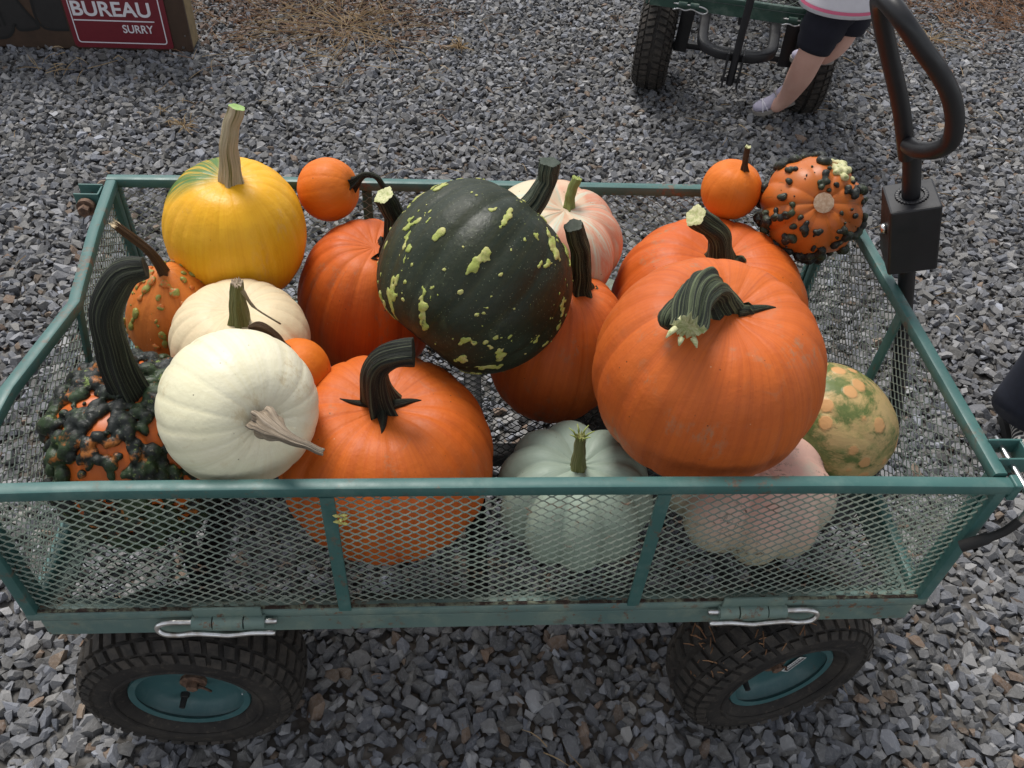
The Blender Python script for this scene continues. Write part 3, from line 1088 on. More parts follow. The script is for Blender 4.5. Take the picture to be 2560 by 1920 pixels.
# hairpin clips on its deck rail
for yy in (-.18, .17):
    c = B()
    P = [(.615, -.05, 0), (.622, -.02, .002), (.622, .03, .002), (.622, .055, -.003), (.622, .062, -.012), (.622, .05, -.02), (.622, .03, -.016), (.622, .012, -.010), (.622, -.01, -.016), (.622, -.03, -.012), (.622, -.05, -.018)]
    c.tube(spline([(a, yy + b_, .380 + c__) for a, b_, c__ in P], 40), .0026, 8)
    c.build('hairpin_clip', M_steel, cart2, True)
    c = B()
    for o in (-.02, .018):
        c.tube([(.6215, yy + o - .014, .382), (.6215, yy + o + .014, .382)], .0088, 12)
    c.build('hinge', M_cart2, cart2, True, angle=40)

# straw and mud caught in the tread of the steered front wheel
st = B()
wc = Matrix.Rotation(STEER, 3, 'Z') @ Vector((0, -.276, 0)) + Vector((.398, 0, .163))
for _ in range(75):
    a = rnd.choice([rnd.gauss(2.55, .16), rnd.gauss(1.9, .3), rnd.uniform(1.0, 2.7)])
    h = rnd.uniform(-.055, .045)
    rr = .167 - .5 * max(0, abs(h) - .03)
    e = Matrix.Rotation(STEER, 3, 'Z')
    base = wc + e @ Vector((rr * math.cos(a), h, rr * math.sin(a)))
    tdir = e @ Vector((rnd.gauss(0, 1), rnd.gauss(-.3, 1), rnd.gauss(0, .5))).normalized()
    L = rnd.choice([rnd.uniform(.004, .014), rnd.uniform(.006, .03)])
    st.tube([base, base + tdir * L * .5 + Vector((0, 0, .002)), base + tdir * L], [.0012, .0011, .0006], 3, caps=False)
tag(st.build('straw_bits', M_needle), 'bits of straw stuck in the tyre tread under the pale pink pumpkin', 'straw', kind='stuff')
ch = B()
ch.box((-.520, -.300, .296), (.030, .004, .005), Matrix.Rotation(-.6, 3, 'Y') @ Matrix.Rotation(.4, 3, 'Z'))
tag(ch.build('wood_chip', plain('wood_chip', (.30, .15, .07, 1), .8, 60)), 'small reddish wood chip lying on the rear tyre', 'wood chip')


# ------------------------------------------------------------------ pumpkins
class Pumpkin:
    def __init__(s, name, c, r, h, axis=(0, 0, 1), ribs=14, depth=.05, sharp=3.0, dt=.22, db=.15, lump=.02, seed=0, yaw=0.0, pear=0.0, rx=1.0, ry=1.0, power=.92, broad=None):
        s.broad = broad if broad is not None else (.38 if depth > .06 else .22)
        s.c = Vector(c)
        s.r, s.h = r, h
        s.ribs, s.depth, s.sharp, s.dt, s.db, s.lump, s.pear = ribs, depth, sharp, dt, db, lump, pear
        s.rx, s.ry, s.power = rx, ry, power
        q = random.Random(seed + 100)
        s.q = q
        s.ph = [q.uniform(0, 2 * PI) for _ in range(12)]
        z = Vector(axis).normalized()
        x = Vector((math.cos(yaw), math.sin(yaw), 0))
        x = (x - z * x.dot(z)).normalized()
        s.M = Matrix((x, z.cross(x), z)).transposed()
        s.name = name

    def loc(s, th, ph):
        """surface point in the pumpkin's own frame"""
        sp, cp = max(math.sin(ph), 0.0), math.cos(ph)
        p = s.ph
        tw = th + .10 * math.sin(2 * th + p[0]) * 2 / s.ribs * 3 + .05 * math.sin(3 * th + p[1])
        gr = 1 - abs(math.sin(s.ribs * tw / 2))
        gr = gr ** s.sharp
        rd = 1 - abs(math.sin(s.ribs * tw / 2 + .0)) ** 2
        dep = s.depth * (.75 + .5 * math.sin(th * 2.7 + p[2]) * .5 + .25)
        f = 1 - dep * (.55 * gr + s.broad * rd) * (.25 + .75 * sp ** .6)
        f *= 1 + s.lump * (math.sin(th + p[3]) * sp + .6 * math.sin(2 * th + p[4]) * sp + .5 * math.sin(3 * ph + p[5] + math.sin(th + p[6])))
        rho = s.r * max(sp, 0) ** s.power * f * (1 - s.pear * cp)
        z = s.h * cp
        k = math.exp(-(sp / .36) ** 2)
        z -= s.h * (s.dt * k if cp > 0 else -s.db * k)
        z *= 1 - (1 - f) * .5
        return Vector((rho * math.cos(th) * s.rx, rho * math.sin(th) * s.ry, z))

    def P(s, th, ph):
        return s.M @ s.loc(th, ph)

    def N(s, th, ph):
        e = .02
        a = s.P(th + e, ph) - s.P(th - e, ph)
        b = s.P(th, ph + e) - s.P(th, ph - e)
        n = b.cross(a)
        if n.length < 1e-12:
            return s.M @ Vector((0, 0, 1 if ph < 1 else -1))
        n.normalize()
        if n.dot(s.P(th, ph)) < 0:
            n = -n
        return n

    def build(s, mat, label, group=None, cat='pumpkin', nt=168, np_=56):
        b = B()
        vs, stv = [], []
        for i in range(1, np_):
            ph = PI * i / np_
            for j in range(nt):
                th = 2 * PI * j / nt
                vs.append(s.P(th, ph))
                stv.append((math.cos(th), math.sin(th), ph / PI))
        fs = [((i) * nt + j, (i + 1) * nt + j, (i + 1) * nt + (j + 1) % nt, i * nt + (j + 1) % nt) for i in range(np_ - 2) for j in range(nt)]
        top = len(vs)
        vs.append(s.P(0, 1e-4))
        stv.append((0, 0, 0))
        bot = len(vs)
        vs.append(s.P(0, PI - 1e-4))
        stv.append((0, 0, 1))
        for j in range(nt):
            fs.append((top, j, (j + 1) % nt))
            fs.append((bot, (np_ - 2) * nt + (j + 1) % nt, (np_ - 2) * nt + j))
        b.add(vs, fs, stv)
        s.o = b.build(s.name, mat, None, True, s.c, True)
        tag(s.o, label, cat, group)
        return s

    def stem(s, pts, rad, mat, cutmat=None, ridge=.16, nr=5, flare=1.7, name='stem', twist=0.0, jag=0.0, flat=None):
        """ridged stem through world points; radii at those points; flared foot with lobes"""
        P = [Vector(p) - s.c for p in pts]
        inward = (P[0] - P[1]).normalized()
        P = [P[0] + inward * .020] + P
        rad = [x * .70 for x in rad]
        rad = [rad[0] * 1.05] + list(rad)
        n = 30
        pp = [Vector(x) + Vector((math.sin(i * .9 + s.ph[8]), math.sin(i * .7 + s.ph[9]), math.sin(i * .8 + s.ph[10]))) * rad[0] * .035 for i, x in enumerate(spline(P, n))]
        rr = [float(x[0]) for x in spline([(x,) for x in rad], n)]
        N = 40
        ph0 = s.ph[7]
        def sec(th, t):
            base = math.exp(-((t - .06) / .24) ** 2)
            q = math.cos(nr * th + ph0 + twist * t)
            lob = max(0, q) ** 2
            k = 1 + ridge * (1 - .45 * t) * q + ridge * .35 * math.cos(3 * nr * th + 1.3 * t + ph0)
            k *= 1 + (flare - 1) * base * (.40 + 1.7 * lob)
            k *= 1 + .045 * math.sin(7 * th + 4 * t + ph0) * math.sin(9 * t + th * 2) + .03 * math.sin(23 * t + 3 * th)
            if flat:
                k *= 1 / math.sqrt((math.cos(th) / flat[0]) ** 2 + (math.sin(th) / flat[1]) ** 2)
            return k
        b = B()
        b.tube(pp, rr, N, sec, caps=False)
        if jag:
            for j in range(N):
                i = len(b.v) - N + j
                d = Vector(pp[-1]) - Vector(pp[-2])
                b.v[i] = tuple(Vector(b.v[i]) + d.normalized() * rad[-1] * jag * (math.sin(j * 2.3) + s.q.uniform(-.6, .6)))
        st_ = b.build(name, mat, s.o, True, None, True)
        # cut face, slightly dished
        c = B()
        ring = [Vector(v) for v in b.v[-N:]]
        ctr = sum(ring, Vector()) / N
        ax = (Vector(pp[-1]) - Vector(pp[-2])).normalized()
        vs = ring + [ctr + (v - ctr) * .86 + ax * rad[-1] * .05 for v in ring] + [ctr + (v - ctr) * .45 - ax * rad[-1] * .06 for v in ring] + [ctr - ax * rad[-1] * .10]
        fs = []
        for k in (0, 1):
            for j in range(N):
                fs.append((k * N + j, k * N + (j + 1) % N, (k + 1) * N + (j + 1) % N, (k + 1) * N + j))
        for j in range(N):
            fs.append((2 * N + j, 2 * N + (j + 1) % N, 3 * N))
        c.add(vs, fs)
        c.build('cut_end', cutmat or M_cut, st_, True)
        s.st = st_
        return s

    def lobes(s, pts, mat):
        """claw like foot of the stem gripping the rind: list of (theta, phi_end, width)"""
        b = B()
        for th, ph1, w in pts:
            pp, rr = [], []
            for k in range(8):
                t = k / 7
                ph = .03 + (ph1 - .03) * t
                pp.append(s.P(th + .05 * math.sin(3 * t), ph) + s.N(th, max(ph, .15)) * (w * .15 * (1 - t)))
                rr.append(w * (1 - t) ** .9 + .0006)
            b.tube(pp, rr, 10)
        b.build('stem_foot', mat, s.o, True, None, True)
        return s

    def warts(s, spots, mats, name='warts', flat=.62, sink=.25, voxel=None, soft=1):
        """spots: (theta, phi, radius, stretch along meridian, material index); fused into lumps when voxel is set"""
        b = B()
        nu, nv = 9, 6
        for th, ph, r, stt, mi in spots:
            p, n = s.P(th, ph), s.N(th, ph)
            e = (s.P(th, ph + .03) - p).normalized()
            e = (e - n * e.dot(n)).normalized()
            w = n.cross(e)
            vs = []
            pa, pb = s.q.uniform(0, 6), s.q.uniform(0, 6)
            for i in range(1, nv):
                a = PI * i / nv
                for j in range(nu):
                    t = 2 * PI * j / nu
                    k = 1 + .14 * math.sin(2 * t + pa) + .10 * math.sin(3 * t + pb)
                    vs.append(p + e * (r * stt * math.sin(a) * math.cos(t) * k) + w * (r * math.sin(a) * math.sin(t) * k) + n * (r * flat * (math.cos(a) + sink)))
            vs.append(p + n * (r * flat * (1 + sink)))
            vs.append(p + n * (r * flat * (-1 + sink)))
            fs = [(i * nu + j, (i + 1) * nu + j, (i + 1) * nu + (j + 1) % nu, i * nu + (j + 1) % nu) for i in range(nv - 2) for j in range(nu)]
            T_ = nu * (nv - 1)
            fs += [(T_, j, (j + 1) % nu) for j in range(nu)]
            fs += [(T_ + 1, (nv - 2) * nu + (j + 1) % nu, (nv - 2) * nu + j) for j in range(nu)]
            b.add(vs, fs, None, mi)
        o = b.build(name, mats, s.o, True)
        if voxel:
            md = o.modifiers.new('fuse', 'REMESH')
            md.mode = 'VOXEL'
            md.voxel_size = voxel
            md.use_smooth_shade = True
            sm = o.modifiers.new('soften', 'SMOOTH')
            sm.factor = .45
            sm.iterations = soft
            bpy.context.view_layer.update()
            me = bpy.data.meshes.new_from_object(o.evaluated_get(bpy.context.evaluated_depsgraph_get()))
            old_ = o.data
            o.modifiers.clear()
            o.data = me
            me.name = name
            me.materials.clear()
            me.materials.append(mats[0])
            bpy.data.meshes.remove(old_)
        o['kind'] = 'stuff'
        return o


GO = 'pumpkins piled in the teal cart'

pk = Pumpkin('pumpkin', (-.377, .158, .676), .1025, .106, (.06, -.10, 1), 20, .022, 3.5, .10, .10, .012, 1, power=.80)
pk.build(M_yel, 'bright yellow pumpkin with green shoulder and tall tan stem', GO)
pk.stem([(-.366, .150, .772), (-.358, .150, .834), (-.341, .155, .878)], [.021, .0165, .0150], M_sttan, M_cutg, .10, 5, 1.35)
# green shoulder of the yellow pumpkin
m_ = NM('rind_yellow_green_shoulder')
yellow_obj = pk.o
t_ = M_yel.node_tree
pr = t_.nodes['Principled BSDF']
old = pr.inputs['Base Color'].links[0].from_socket
nm = NM.__new__(NM)
nm.m, nm.t, nm.p, nm.tc = M_yel, t_, pr, None
gp = nm.n('ShaderNodeVectorMath', operation='DISTANCE')
nm.l(nm.obj(), gp.inputs[0])
gp.inputs[1].default_value = (-.052, .020, .086)
gf = nm.ramp(gp.outputs['Value'], .062, .040)
gf = nm.math('MULTIPLY', gf, nm.ramp(nm.noise(nm.mapv(nm.attr('streak'), scale=(9, 9, 2)), 1.6, 4), .30, .48))
nm.l(nm.mix(gf, old, (.075, .16, .025, 1)), pr.inputs['Base Color'])
bpy.data.materials.remove(m_.m)

pk = Pumpkin('pumpkin', (-.249, .248, .694), .0485, .047, (.85, -.25, .35), 12, .018, 3, .10, .08, .01, 2)
pk.build(M_or[3], 'small smooth orange pumpkin with thin black curled stem beside the yellow one', GO)
pk.stem([(-.208, .238, .713), (-.188, .233, .731), (-.171, .232, .727), (-.160, .232, .708)], [.0080, .0060, .0058, .0062], M_stblack, None, .12, 5, 1.7)

pk = Pumpkin('pumpkin', (-.188, .165, .540), .114, .138, (.12, -.12, 1), 17, .045, 3, .14, .1, .015, 3, power=.85)
pk.build(M_or[1], 'tall deep orange pumpkin with black cut stem left of the dark green one', GO)
pk.stem([(-.143, .138, .664), (-.139, .133, .722), (-.152, .120, .768)], [.026, .0215, .0205], M_stblack, M_cut, .14, 5, 1.35)

pk = Pumpkin('pumpkin', (-.026, .020, .702), .134, .128, (.634, .54, .54), 13, .040, 2.0, .08, .14, .022, 4, yaw=.4, power=.85)
pk.build(M_dgreen, 'large dark green pumpkin dotted with lime warts on top of the pile', GO)
pk.stem([(.047, .080, .770), (.070, .092, .808), (.073, .092, .843)], [.022, .0190, .0200], M_stgrey, M_stgrey, .16, 5, 1.35)
sp = []
q = random.Random(21)
for k in range(13):
    tw = (k + .5) * 2 * PI / 13
    for cl in range(q.choice([5, 6, 7])):
        ph0 = q.uniform(.30, 2.6)
        n_ = q.choice([1, 2, 3, 4, 6, 9, 13])
        th0 = tw + q.uniform(-.18, .18)
        R_ = q.uniform(.0024, .0042)
        dr = q.gauss(0, .012)
        for i in range(n_):
            sp.append((th0 + (dr * i + q.gauss(0, .020)) / max(.4, math.sin(ph0)), ph0 + i * .022 + q.gauss(0, .012), R_ * q.lognormvariate(0, .3), q.uniform(1.0, 1.8), 0))
for _ in range(260):
    sp.append((q.uniform(0, 2 * PI), q.uniform(.3, 2.8), .0018 * q.lognormvariate(0, .4), 1, 0))
for cl in range(26):
    t0, p0 = q.uniform(0, 2 * PI), q.uniform(.5, 2.5)
    for i in range(q.randint(5, 14)):
        sp.append((t0 + q.gauss(0, .05), p0 + q.gauss(0, .07), .0025 * q.lognormvariate(0, .3), 1.2, 0))
pk.warts(sp, [M_wlimemix], flat=.36, sink=.15, voxel=.0014)
scar = B()
for k in range(9):
    th = k / 9 * 2 * PI
    scar.tube([pk.P(th, PI - .02), pk.P(th + .3, PI - .07), pk.P(th + .5, PI - .14)], [.004, .003, .001], 6)
scar.build('blossom_scar', M_stbrown, pk.o, True, None, True)

pk = Pumpkin('pumpkin', (.104, .188, .640), .112, .090, (.16, -.10, 1), 8, .085, 2.2, .22, .15, .03, 5, yaw=.3)
pk.build(M_pinkback, 'salmon pink and cream ribbed pumpkin with short lime stem by the back rail', GO)
pk.stem([(.122, .190, .708), (.124, .196, .730), (.131, .200, .752)], [.0115, .0105, .0105], M_stlime, M_stlime, .10, 5, 1.3, jag=.3)
pk = Pumpkin('pumpkin', (.195, .215, .470), .070, .066, (0, 0, 1), 11, .07, 2.4, .2, .1, .02, 25)
pk.build(M_blue, 'dull grey green pumpkin almost hidden under the salmon pink one', GO)
pk.stem([(.195, .215, .520), (.195, .216, .545)], [.008, .007], M_stolive)

pk = Pumpkin('pumpkin', (.108, .062, .534), .110, .128, (.10, -.02, 1), 15, .035, 3, .07, .1, .012, 6, power=.88)
pk.build(M_or[2], 'smooth orange pumpkin with thick dark stem under the dark green one', GO)
pk.stem([(.132, .060, .654), (.126, .056, .715), (.108, .050, .770)], [.0225, .0195, .0185], M_stgreen, M_stgreen, .13, 5, 1.3)

pk = Pumpkin('pumpkin', (.358, .128, .560), .157, .132, (-.03, -.10, 1), 16, .045, 2.6, .20, .12, .012, 7, power=.82)
pk.build(M_or[1], 'broad orange pumpkin with slanting pale cut stem near the back corner', GO)
pk.stem([(.349, .110, .672), (.330, .100, .727), (.288, .088, .763)], [.0250, .0225, .0225], M_stgreen, M_cut, .13, 5, 1.40)

pk = Pumpkin('pumpkin', (.267, -.150, .690), .145, .136, (.03, -.12, 1), 17, .035, 3, .20, .12, .014, 8, power=.80)
pk.build(M_or[2], 'biggest orange pumpkin with gnarled broken stem resting above the pink one', GO)
pk.stem([(.262, -.150, .790), (.240, -.156, .826), (.214, -.190, .845), (.199, -.232, .836)], [.031, .030, .0270, .0250], M_stgreen, M_cut, .24, 4, 1.3, twist=1.6, jag=.25)
pk.lobes([(.05, .30, .008)], M_stgreen)
kb = B()
kb.tube(spline([Vector(p) - pk.c for p in ((.236, -.160, .812), (.214, -.176, .826), (.190, -.200, .828), (.180, -.214, .818))], 14), [.015, .0155, .015, .0145, .014, .0135, .013, .013, .0125, .012, .0125, .012, .010, .006], 16, lambda t, u: 1 + .12 * math.cos(4 * t))
kb.build('side_knob', M_stgreen, pk.st, True, None, True)
fb = B()
tipb = Vector((.199, -.232, .834)) - pk.c
for k in range(6):
    a = k * 1.05
    d = Vector((math.cos(a) * .8, math.sin(a) * .5 - .55, -.35)).normalized()
    o0 = tipb + Vector((math.cos(a) * .013, math.sin(a) * .006, math.sin(a) * .012))
    L = .006 + .010 * ((k * 37) % 7) / 7
    fb.tube([o0, o0 + d * L * .6, o0 + d * L + Vector((0, 0, -.003))], [.0040, .0030, .0008], 5)
fb.build('torn_fibres', M_cut, pk.st, True)

pk = Pumpkin('pumpkin', (.389, .245, .709), .0475, .0465, (.05, -.08, 1), 12, .014, 3, .09, .08, .01, 9)
pk.build(M_or[3], 'small smooth orange pumpkin with thin upright stem on the back rail', GO)
pk.stem([(.399, .236, .748), (.396, .236, .766), (.394, .236, .790)], [.0078, .0062, .0060], M_stbrown, M_cut, .14, 5, 1.6, jag=.5)

pk = Pumpkin('gourd', (.506, .200, .708), .079, .072, (-.10, -.72, .58), 10, .07, 1.8, .16, .12, .03, 10)
pk.build(M_wartorange, 'round orange gourd covered in black warts with bare stem scar facing up', 'warty gourds in the teal cart', 'gourd')
q = random.Random(5)
sp = []
for k in range(10):
    tw = (k + .5) * 2 * PI / 10
    for cl in range(5):
        ph0 = .55 + cl * .40 + q.uniform(-.14, .14)
        if q.random() < .16:
            continue
        n_ = q.randint(3, 8)
        big = .0038 + .0026 * min(ph0, 1.6)
        for i in range(n_):
            sp.append((tw + q.gauss(0, .13), ph0 + q.gauss(0, .10), big * q.uniform(.4, 1.25), 1.1, q.choice([0, 0, 0, 0, 1])))
for _ in range(70):
    sp.append((q.uniform(0, 2 * PI), q.uniform(.4, 2.6), q.uniform(.0012, .0026), 1, q.choice([0, 1, 3])))
for _ in range(20):
    sp.append((1.0 + q.gauss(0, .16), .95 + q.gauss(0, .14), q.uniform(.004, .0075), 1, 2))
pk.warts([x for x in sp if x[4] != 2], [M_wmix2], flat=.95, sink=.35, voxel=.0016)
pk.warts([x for x in sp if x[4] == 2], [M_wpale], flat=.95, voxel=.0016)
sc_ = B()
pts = []
for j in range(20):
    a = 2 * PI * j / 20
    pts.append(pk.P(a, .17) + pk.M @ Vector((0, 0, .004)))
cc = sum(pts, Vector()) / 20
sc_.add(pts + [cc + (p - cc) * .55 + pk.M @ Vector((0, 0, .0012)) for p in pts] + [cc], [(j, (j + 1) % 20, 20 + (j + 1) % 20, 20 + j) for j in range(20)] + [(20 + j, 20 + (j + 1) % 20, 40) for j in range(20)])
sc_.build('stem_scar', M_scar, pk.o, True)

pk = Pumpkin('gourd', (.505, -.090, .520), .086, .100, (-.75, .35, .35), 12, .02, 2.4, .12, .1, .02, 11)
pk.build(M_mottle, 'tan gourd mottled with green beside the end panel', 'gourds in the teal cart', 'gourd')
pk = Pumpkin('pumpkin', (.372, -.178, .484), .126, .083, (.02, -.02, 1), 9, .15, 1.9, .28, .15, .035, 12, ry=.94)
pk.build(M_pink, 'pale pink and cream lobed pumpkin beneath the biggest orange one', GO)
pk.stem([(.374, -.178, .540), (.376, -.180, .552)], [.012, .011], M_stolive)

pk = Pumpkin('pumpkin', (.116, -.194, .488), .110, .092, (-.02, -.02, 1), 10, .14, 1.9, .26, .15, .03, 13)
pk.build(M_blue, 'blue grey deeply lobed pumpkin with ragged olive stem behind front mesh', GO)
pk.stem([(.112, -.200, .548), (.110, -.200, .585), (.107, -.205, .625)], [.016, .0115, .0085], M_stolive, M_stolive, .12, 5, 1.3, jag=.9)
fb = B()
for k in range(7):
    a = k * .9
    o0 = Vector((.107, -.205, .622)) - pk.c + Vector((math.cos(a) * .005, math.sin(a) * .005, 0))
    fb.tube([o0, o0 + Vector((math.cos(a) * .005, math.sin(a) * .004, .008)), o0 + Vector((math.cos(a) * .012, math.sin(a) * .008, .013))], [.0014, .0012, .0005], 5)
fb.build('torn_fibres', M_stlime, pk.st, True)

pk = Pumpkin('pumpkin', (-.147, -.158, .531), .148, .128, (.01, -.03, 1), 18, .045, 3, .19, .12, .012, 14, power=.82)
pk.build(M_or[0], 'large orange pumpkin with black hooked stem behind the front rail', GO)
pk.stem([(-.146, -.160, .628), (-.152, -.164, .690), (-.134, -.170, .732), (-.103, -.171, .740)], [.0250, .0225, .0225, .0235], M_stblack, M_stblack, .15, 5, 1.55)
pk.lobes([(.10, .27, .008), (3.0, .30, .006), (4.75, .27, .008)], M_stblack)

pk = Pumpkin('pumpkin', (-.310, -.210, .683), .094, .084, (.58, -.68, .42), 18, .020, 3.5, .16, .12, .012, 15, power=.85)
pk.build(M_white, 'ivory white pumpkin lying on its side with withered stem', GO)
pk.stem([(-.256, -.279, .728), (-.236, -.302, .738), (-.212, -.315, .738), (-.194, -.320, .732)], [.0185, .0100, .0060, .0055], M_stdry, M_stdry, .12, 6, 1.15, twist=1.5, jag=.3)

pk = Pumpkin('pumpkin', (-.352, -.015, .612), .096, .076, (.06, -.06, 1), 18, .035, 2.4, .16, .1, .01, 16, power=.82)
pk.build(M_cream, 'cream pumpkin with ridged olive stem under the yellow one', GO)
pk.stem([(-.338, -.045, .666), (-.334, -.047, .712), (-.329, -.050, .745)], [.0185, .0140, .0105], M_stolive, M_stdry, .16, 6, 1.35, jag=.5)
tw_ = B()
o0 = Vector((-.329, -.050, .745)) - pk.c
tw_.tube(spline([o0, o0 + Vector((.008, -.003, -.016)), o0 + Vector((.018, -.006, -.036)), o0 + Vector((.048, -.01, -.060))], 14), [.003] * 5 + [.0022] * 4 + [.0012] * 5, 6)
tw_.build('torn_strip', M_sttan, pk.st, True, None, True)

pk = Pumpkin('pumpkin', (-.262, -.090, .630), .043, .041, (-.35, .0, .93), 12, .014, 3, .08, .08, .01, 17)
pk.build(M_or[3], 'small orange pumpkin with curled brown stem wedged behind the white one', GO)
pk.stem([(-.276, -.092, .668), (-.284, -.090, .688), (-.300, -.088, .703), (-.314, -.088, .703)], [.0085, .0088, .0100, .0045], M_stbrown, M_scar, .2, 5, 1.4, jag=.5)

pk = Pumpkin('gourd', (-.462, .070, .592), .074, .080, (.06, -.10, 1), 10, .03, 1.6, -.10, .1, .03, 18, pear=.10)
pk.build(M_gourd, 'bumpy orange gourd with olive warts and long dry brown stem', 'gourds in the teal cart', 'gourd')
pk.stem([(-.458, .060, .657), (-.466, .050, .715), (-.496, .040, .768)], [.0125, .0085, .0075], M_stbrown, M_sttan, .18, 5, 1.5, jag=1.0)
q = random.Random(31)
sp = []
for k in range(10):
    tw = (k + .3) * 2 * PI / 10
    for i in range(13):
        ph = .35 + i * .17 + q.uniform(-.05, .05)
        if q.random() < .75:
            sp.append((tw + q.gauss(0, .10), ph, q.uniform(.0035, .0075), 1.2, 0 if (ph > .75 and q.random() < .55) else 1))
for _ in range(60):
    sp.append((q.uniform(0, 6.28), q.uniform(.3, 2.6), q.uniform(.0015, .0035), 1, 1))
pk.warts(sp, [M_wgourd], flat=.55, voxel=.0018)

pk = Pumpkin('pumpkin', (-.470, -.150, .540), .108, .128, (.05, -.06, 1), 12, .06, 1.8, .12, .1, .02, 19, ry=1.05, power=.80)
pk.build(M_blackbody, 'orange pumpkin smothered in fat black warts with huge black stem', 'warty gourds in the teal cart')
pk.stem([(-.458, -.150, .648), (-.464, -.143, .715), (-.455, -.138, .778), (-.428, -.131, .820), (-.402, -.128, .828)], [.0270, .0255, .0250, .0235, .0170], M_stblack, M_stblack, .11, 5, 1.25)
q = random.Random(77)
sp = []
for k in range(12):
    tw = (k + .5) * 2 * PI / 12
    for i in range(11):
        ph = .20 + i * .21 + q.uniform(-.06, .06)
        if q.random() < .13:
            continue
        m1 = q.choice([0, 0, 0, 0, 0, 1, 1, 3])
        R_ = q.uniform(.0078, .0140) * (.72 + .28 * math.sin(ph))
        for c_ in range(q.randint(4, 7)):
            sp.append((tw + q.gauss(0, .17) / max(.5, math.sin(ph)), ph + q.gauss(0, .075), R_ * q.uniform(.5, 1.15), q.uniform(.8, 1.7), m1))
for _ in range(260):
    sp.append((q.uniform(0, 6.28), q.uniform(.2, 2.5), .0042 * q.lognormvariate(0, .35), 1, q.choice([0, 0, 1, 3])))
for _ in range(170):
    sp.append((q.uniform(0, 6.28), q.uniform(.35, 2.3), q.uniform(.005, .0095), q.uniform(.9, 1.5), 0))
for _ in range(110):
    c_ = q.choice(sp[:300])
    sp.append((c_[0] + q.gauss(0, .07), c_[1] + q.gauss(0, .06), q.uniform(.0018, .0036), 1, 2))
pk.warts([x for x in sp if x[4] != 2], [M_wmix], flat=1.0, sink=.35, voxel=.0018)
pk.warts([x for x in sp if x[4] == 2], [M_wpale], 'pale_warts', flat=.85, sink=.9)

# ------------------------------------------------------------------ sign board
sg = empty('sign_board', (-1.36, 2.25, 0))
tag(sg, 'brown wooden sign board with red plate standing on the gravel', 'sign')
M_brown = plain('sign_brown', (.060, .032, .018, 1), .7, 12, .35)
M_wood = plain('raw_wood', (.26, .19, .095, 1), .8, 30, .35)
M_red = plain('sign_red', (.165, .014, .024, 1), .45, 40, .12)
M_wht = plain('sign_white', (.70, .68, .72, 1), .5)
M_char = plain('sign_charcoal', (.020, .018, .018, 1), .75, 25, .3)
M_blk = plain('sign_black', (.006, .006, .006, 1), .7)
X1 = -1.014 + 1.36
b = B()
b.box(((X1 - .9) / 2, .0065, .36), (X1 + .9, .013, .72))
b.build('panel', M_brown, sg)
b = B()
b.box((X1 - .019, .013 + .045, .36), (.038, .09, .71), bev=.003)
b.build('edge_board', M_wood, sg)
b = B()
b.box((-.9 + .019, .013 + .045, .36), (.038, .09, .71), bev=.003)
b.build('edge_board', M_wood, sg)
b = B()
b.box(((X1 - .9) / 2, .055, .02), (X1 + .9 - .08, .08, .035), bev=.002)
b.box(((X1 - .9) / 2, .055, .69), (X1 + .9 - .08, .08, .035), bev=.002)
b.build('rail', M_wood, sg)


def rrect(cx, cz, w, h, r, n=6):
    P = []
    for (sx, sz, a0) in ((1, 1, 0), (-1, 1, PI / 2), (-1, -1, PI), (1, -1, 1.5 * PI)):
        for k in range(n + 1):
            a = a0 + k / n * PI / 2
            P.append((cx + sx * (w / 2 - r) + r * math.cos(a), cz + sz * (h / 2 - r) + r * math.sin(a)))
    return P


def slab(name, P, y0, th, mat, parent):
    b = B()
    n = len(P)
    vs = [(x, y0, z) for x, z in P] + [(x, y0 - th, z) for x, z in P]
    b.add(vs, [tuple(range(n, 2 * n))] + [(i, (i + 1) % n, n + (i + 1) % n, n + i) for i in range(n)])
    o = b.build(name, mat, parent)
    bm = bmesh.new()
    bm.from_mesh(o.data)
    bmesh.ops.triangulate(bm, faces=list(bm.faces))
    bmesh.ops.recalc_face_normals(bm, faces=list(bm.faces))
    bm.to_mesh(o.data)
    bm.free()
    return o


plate = slab('plate', rrect(-1.257 + 1.36, .152, .352, .286, .012), -.001, .003, M_red, sg)
outl = rrect(-1.258 + 1.36, .153, .318, .254, .012)
b = B()
n_ = len(outl)
inn = rrect(-1.258 + 1.36, .153, .310, .246, .009)
b.add([(x, -.0046, z) for x, z in outl] + [(x, -.0046, z) for x, z in inn] + [(x, -.0039, z) for x, z in outl], [(i, (i + 1) % n_, n_ + (i + 1) % n_, n_ + i) for i in range(n_)] + [(i, (i + 1) % n_, 2 * n_ + (i + 1) % n_, 2 * n_ + i) for i in range(n_)])
b.build('border_line', M_wht, plate)
b = B()
b.box((-1.270 + 1.36, -.0046, .1085), (.282, .0010, .004))
b.build('rule_line', M_wht, plate)


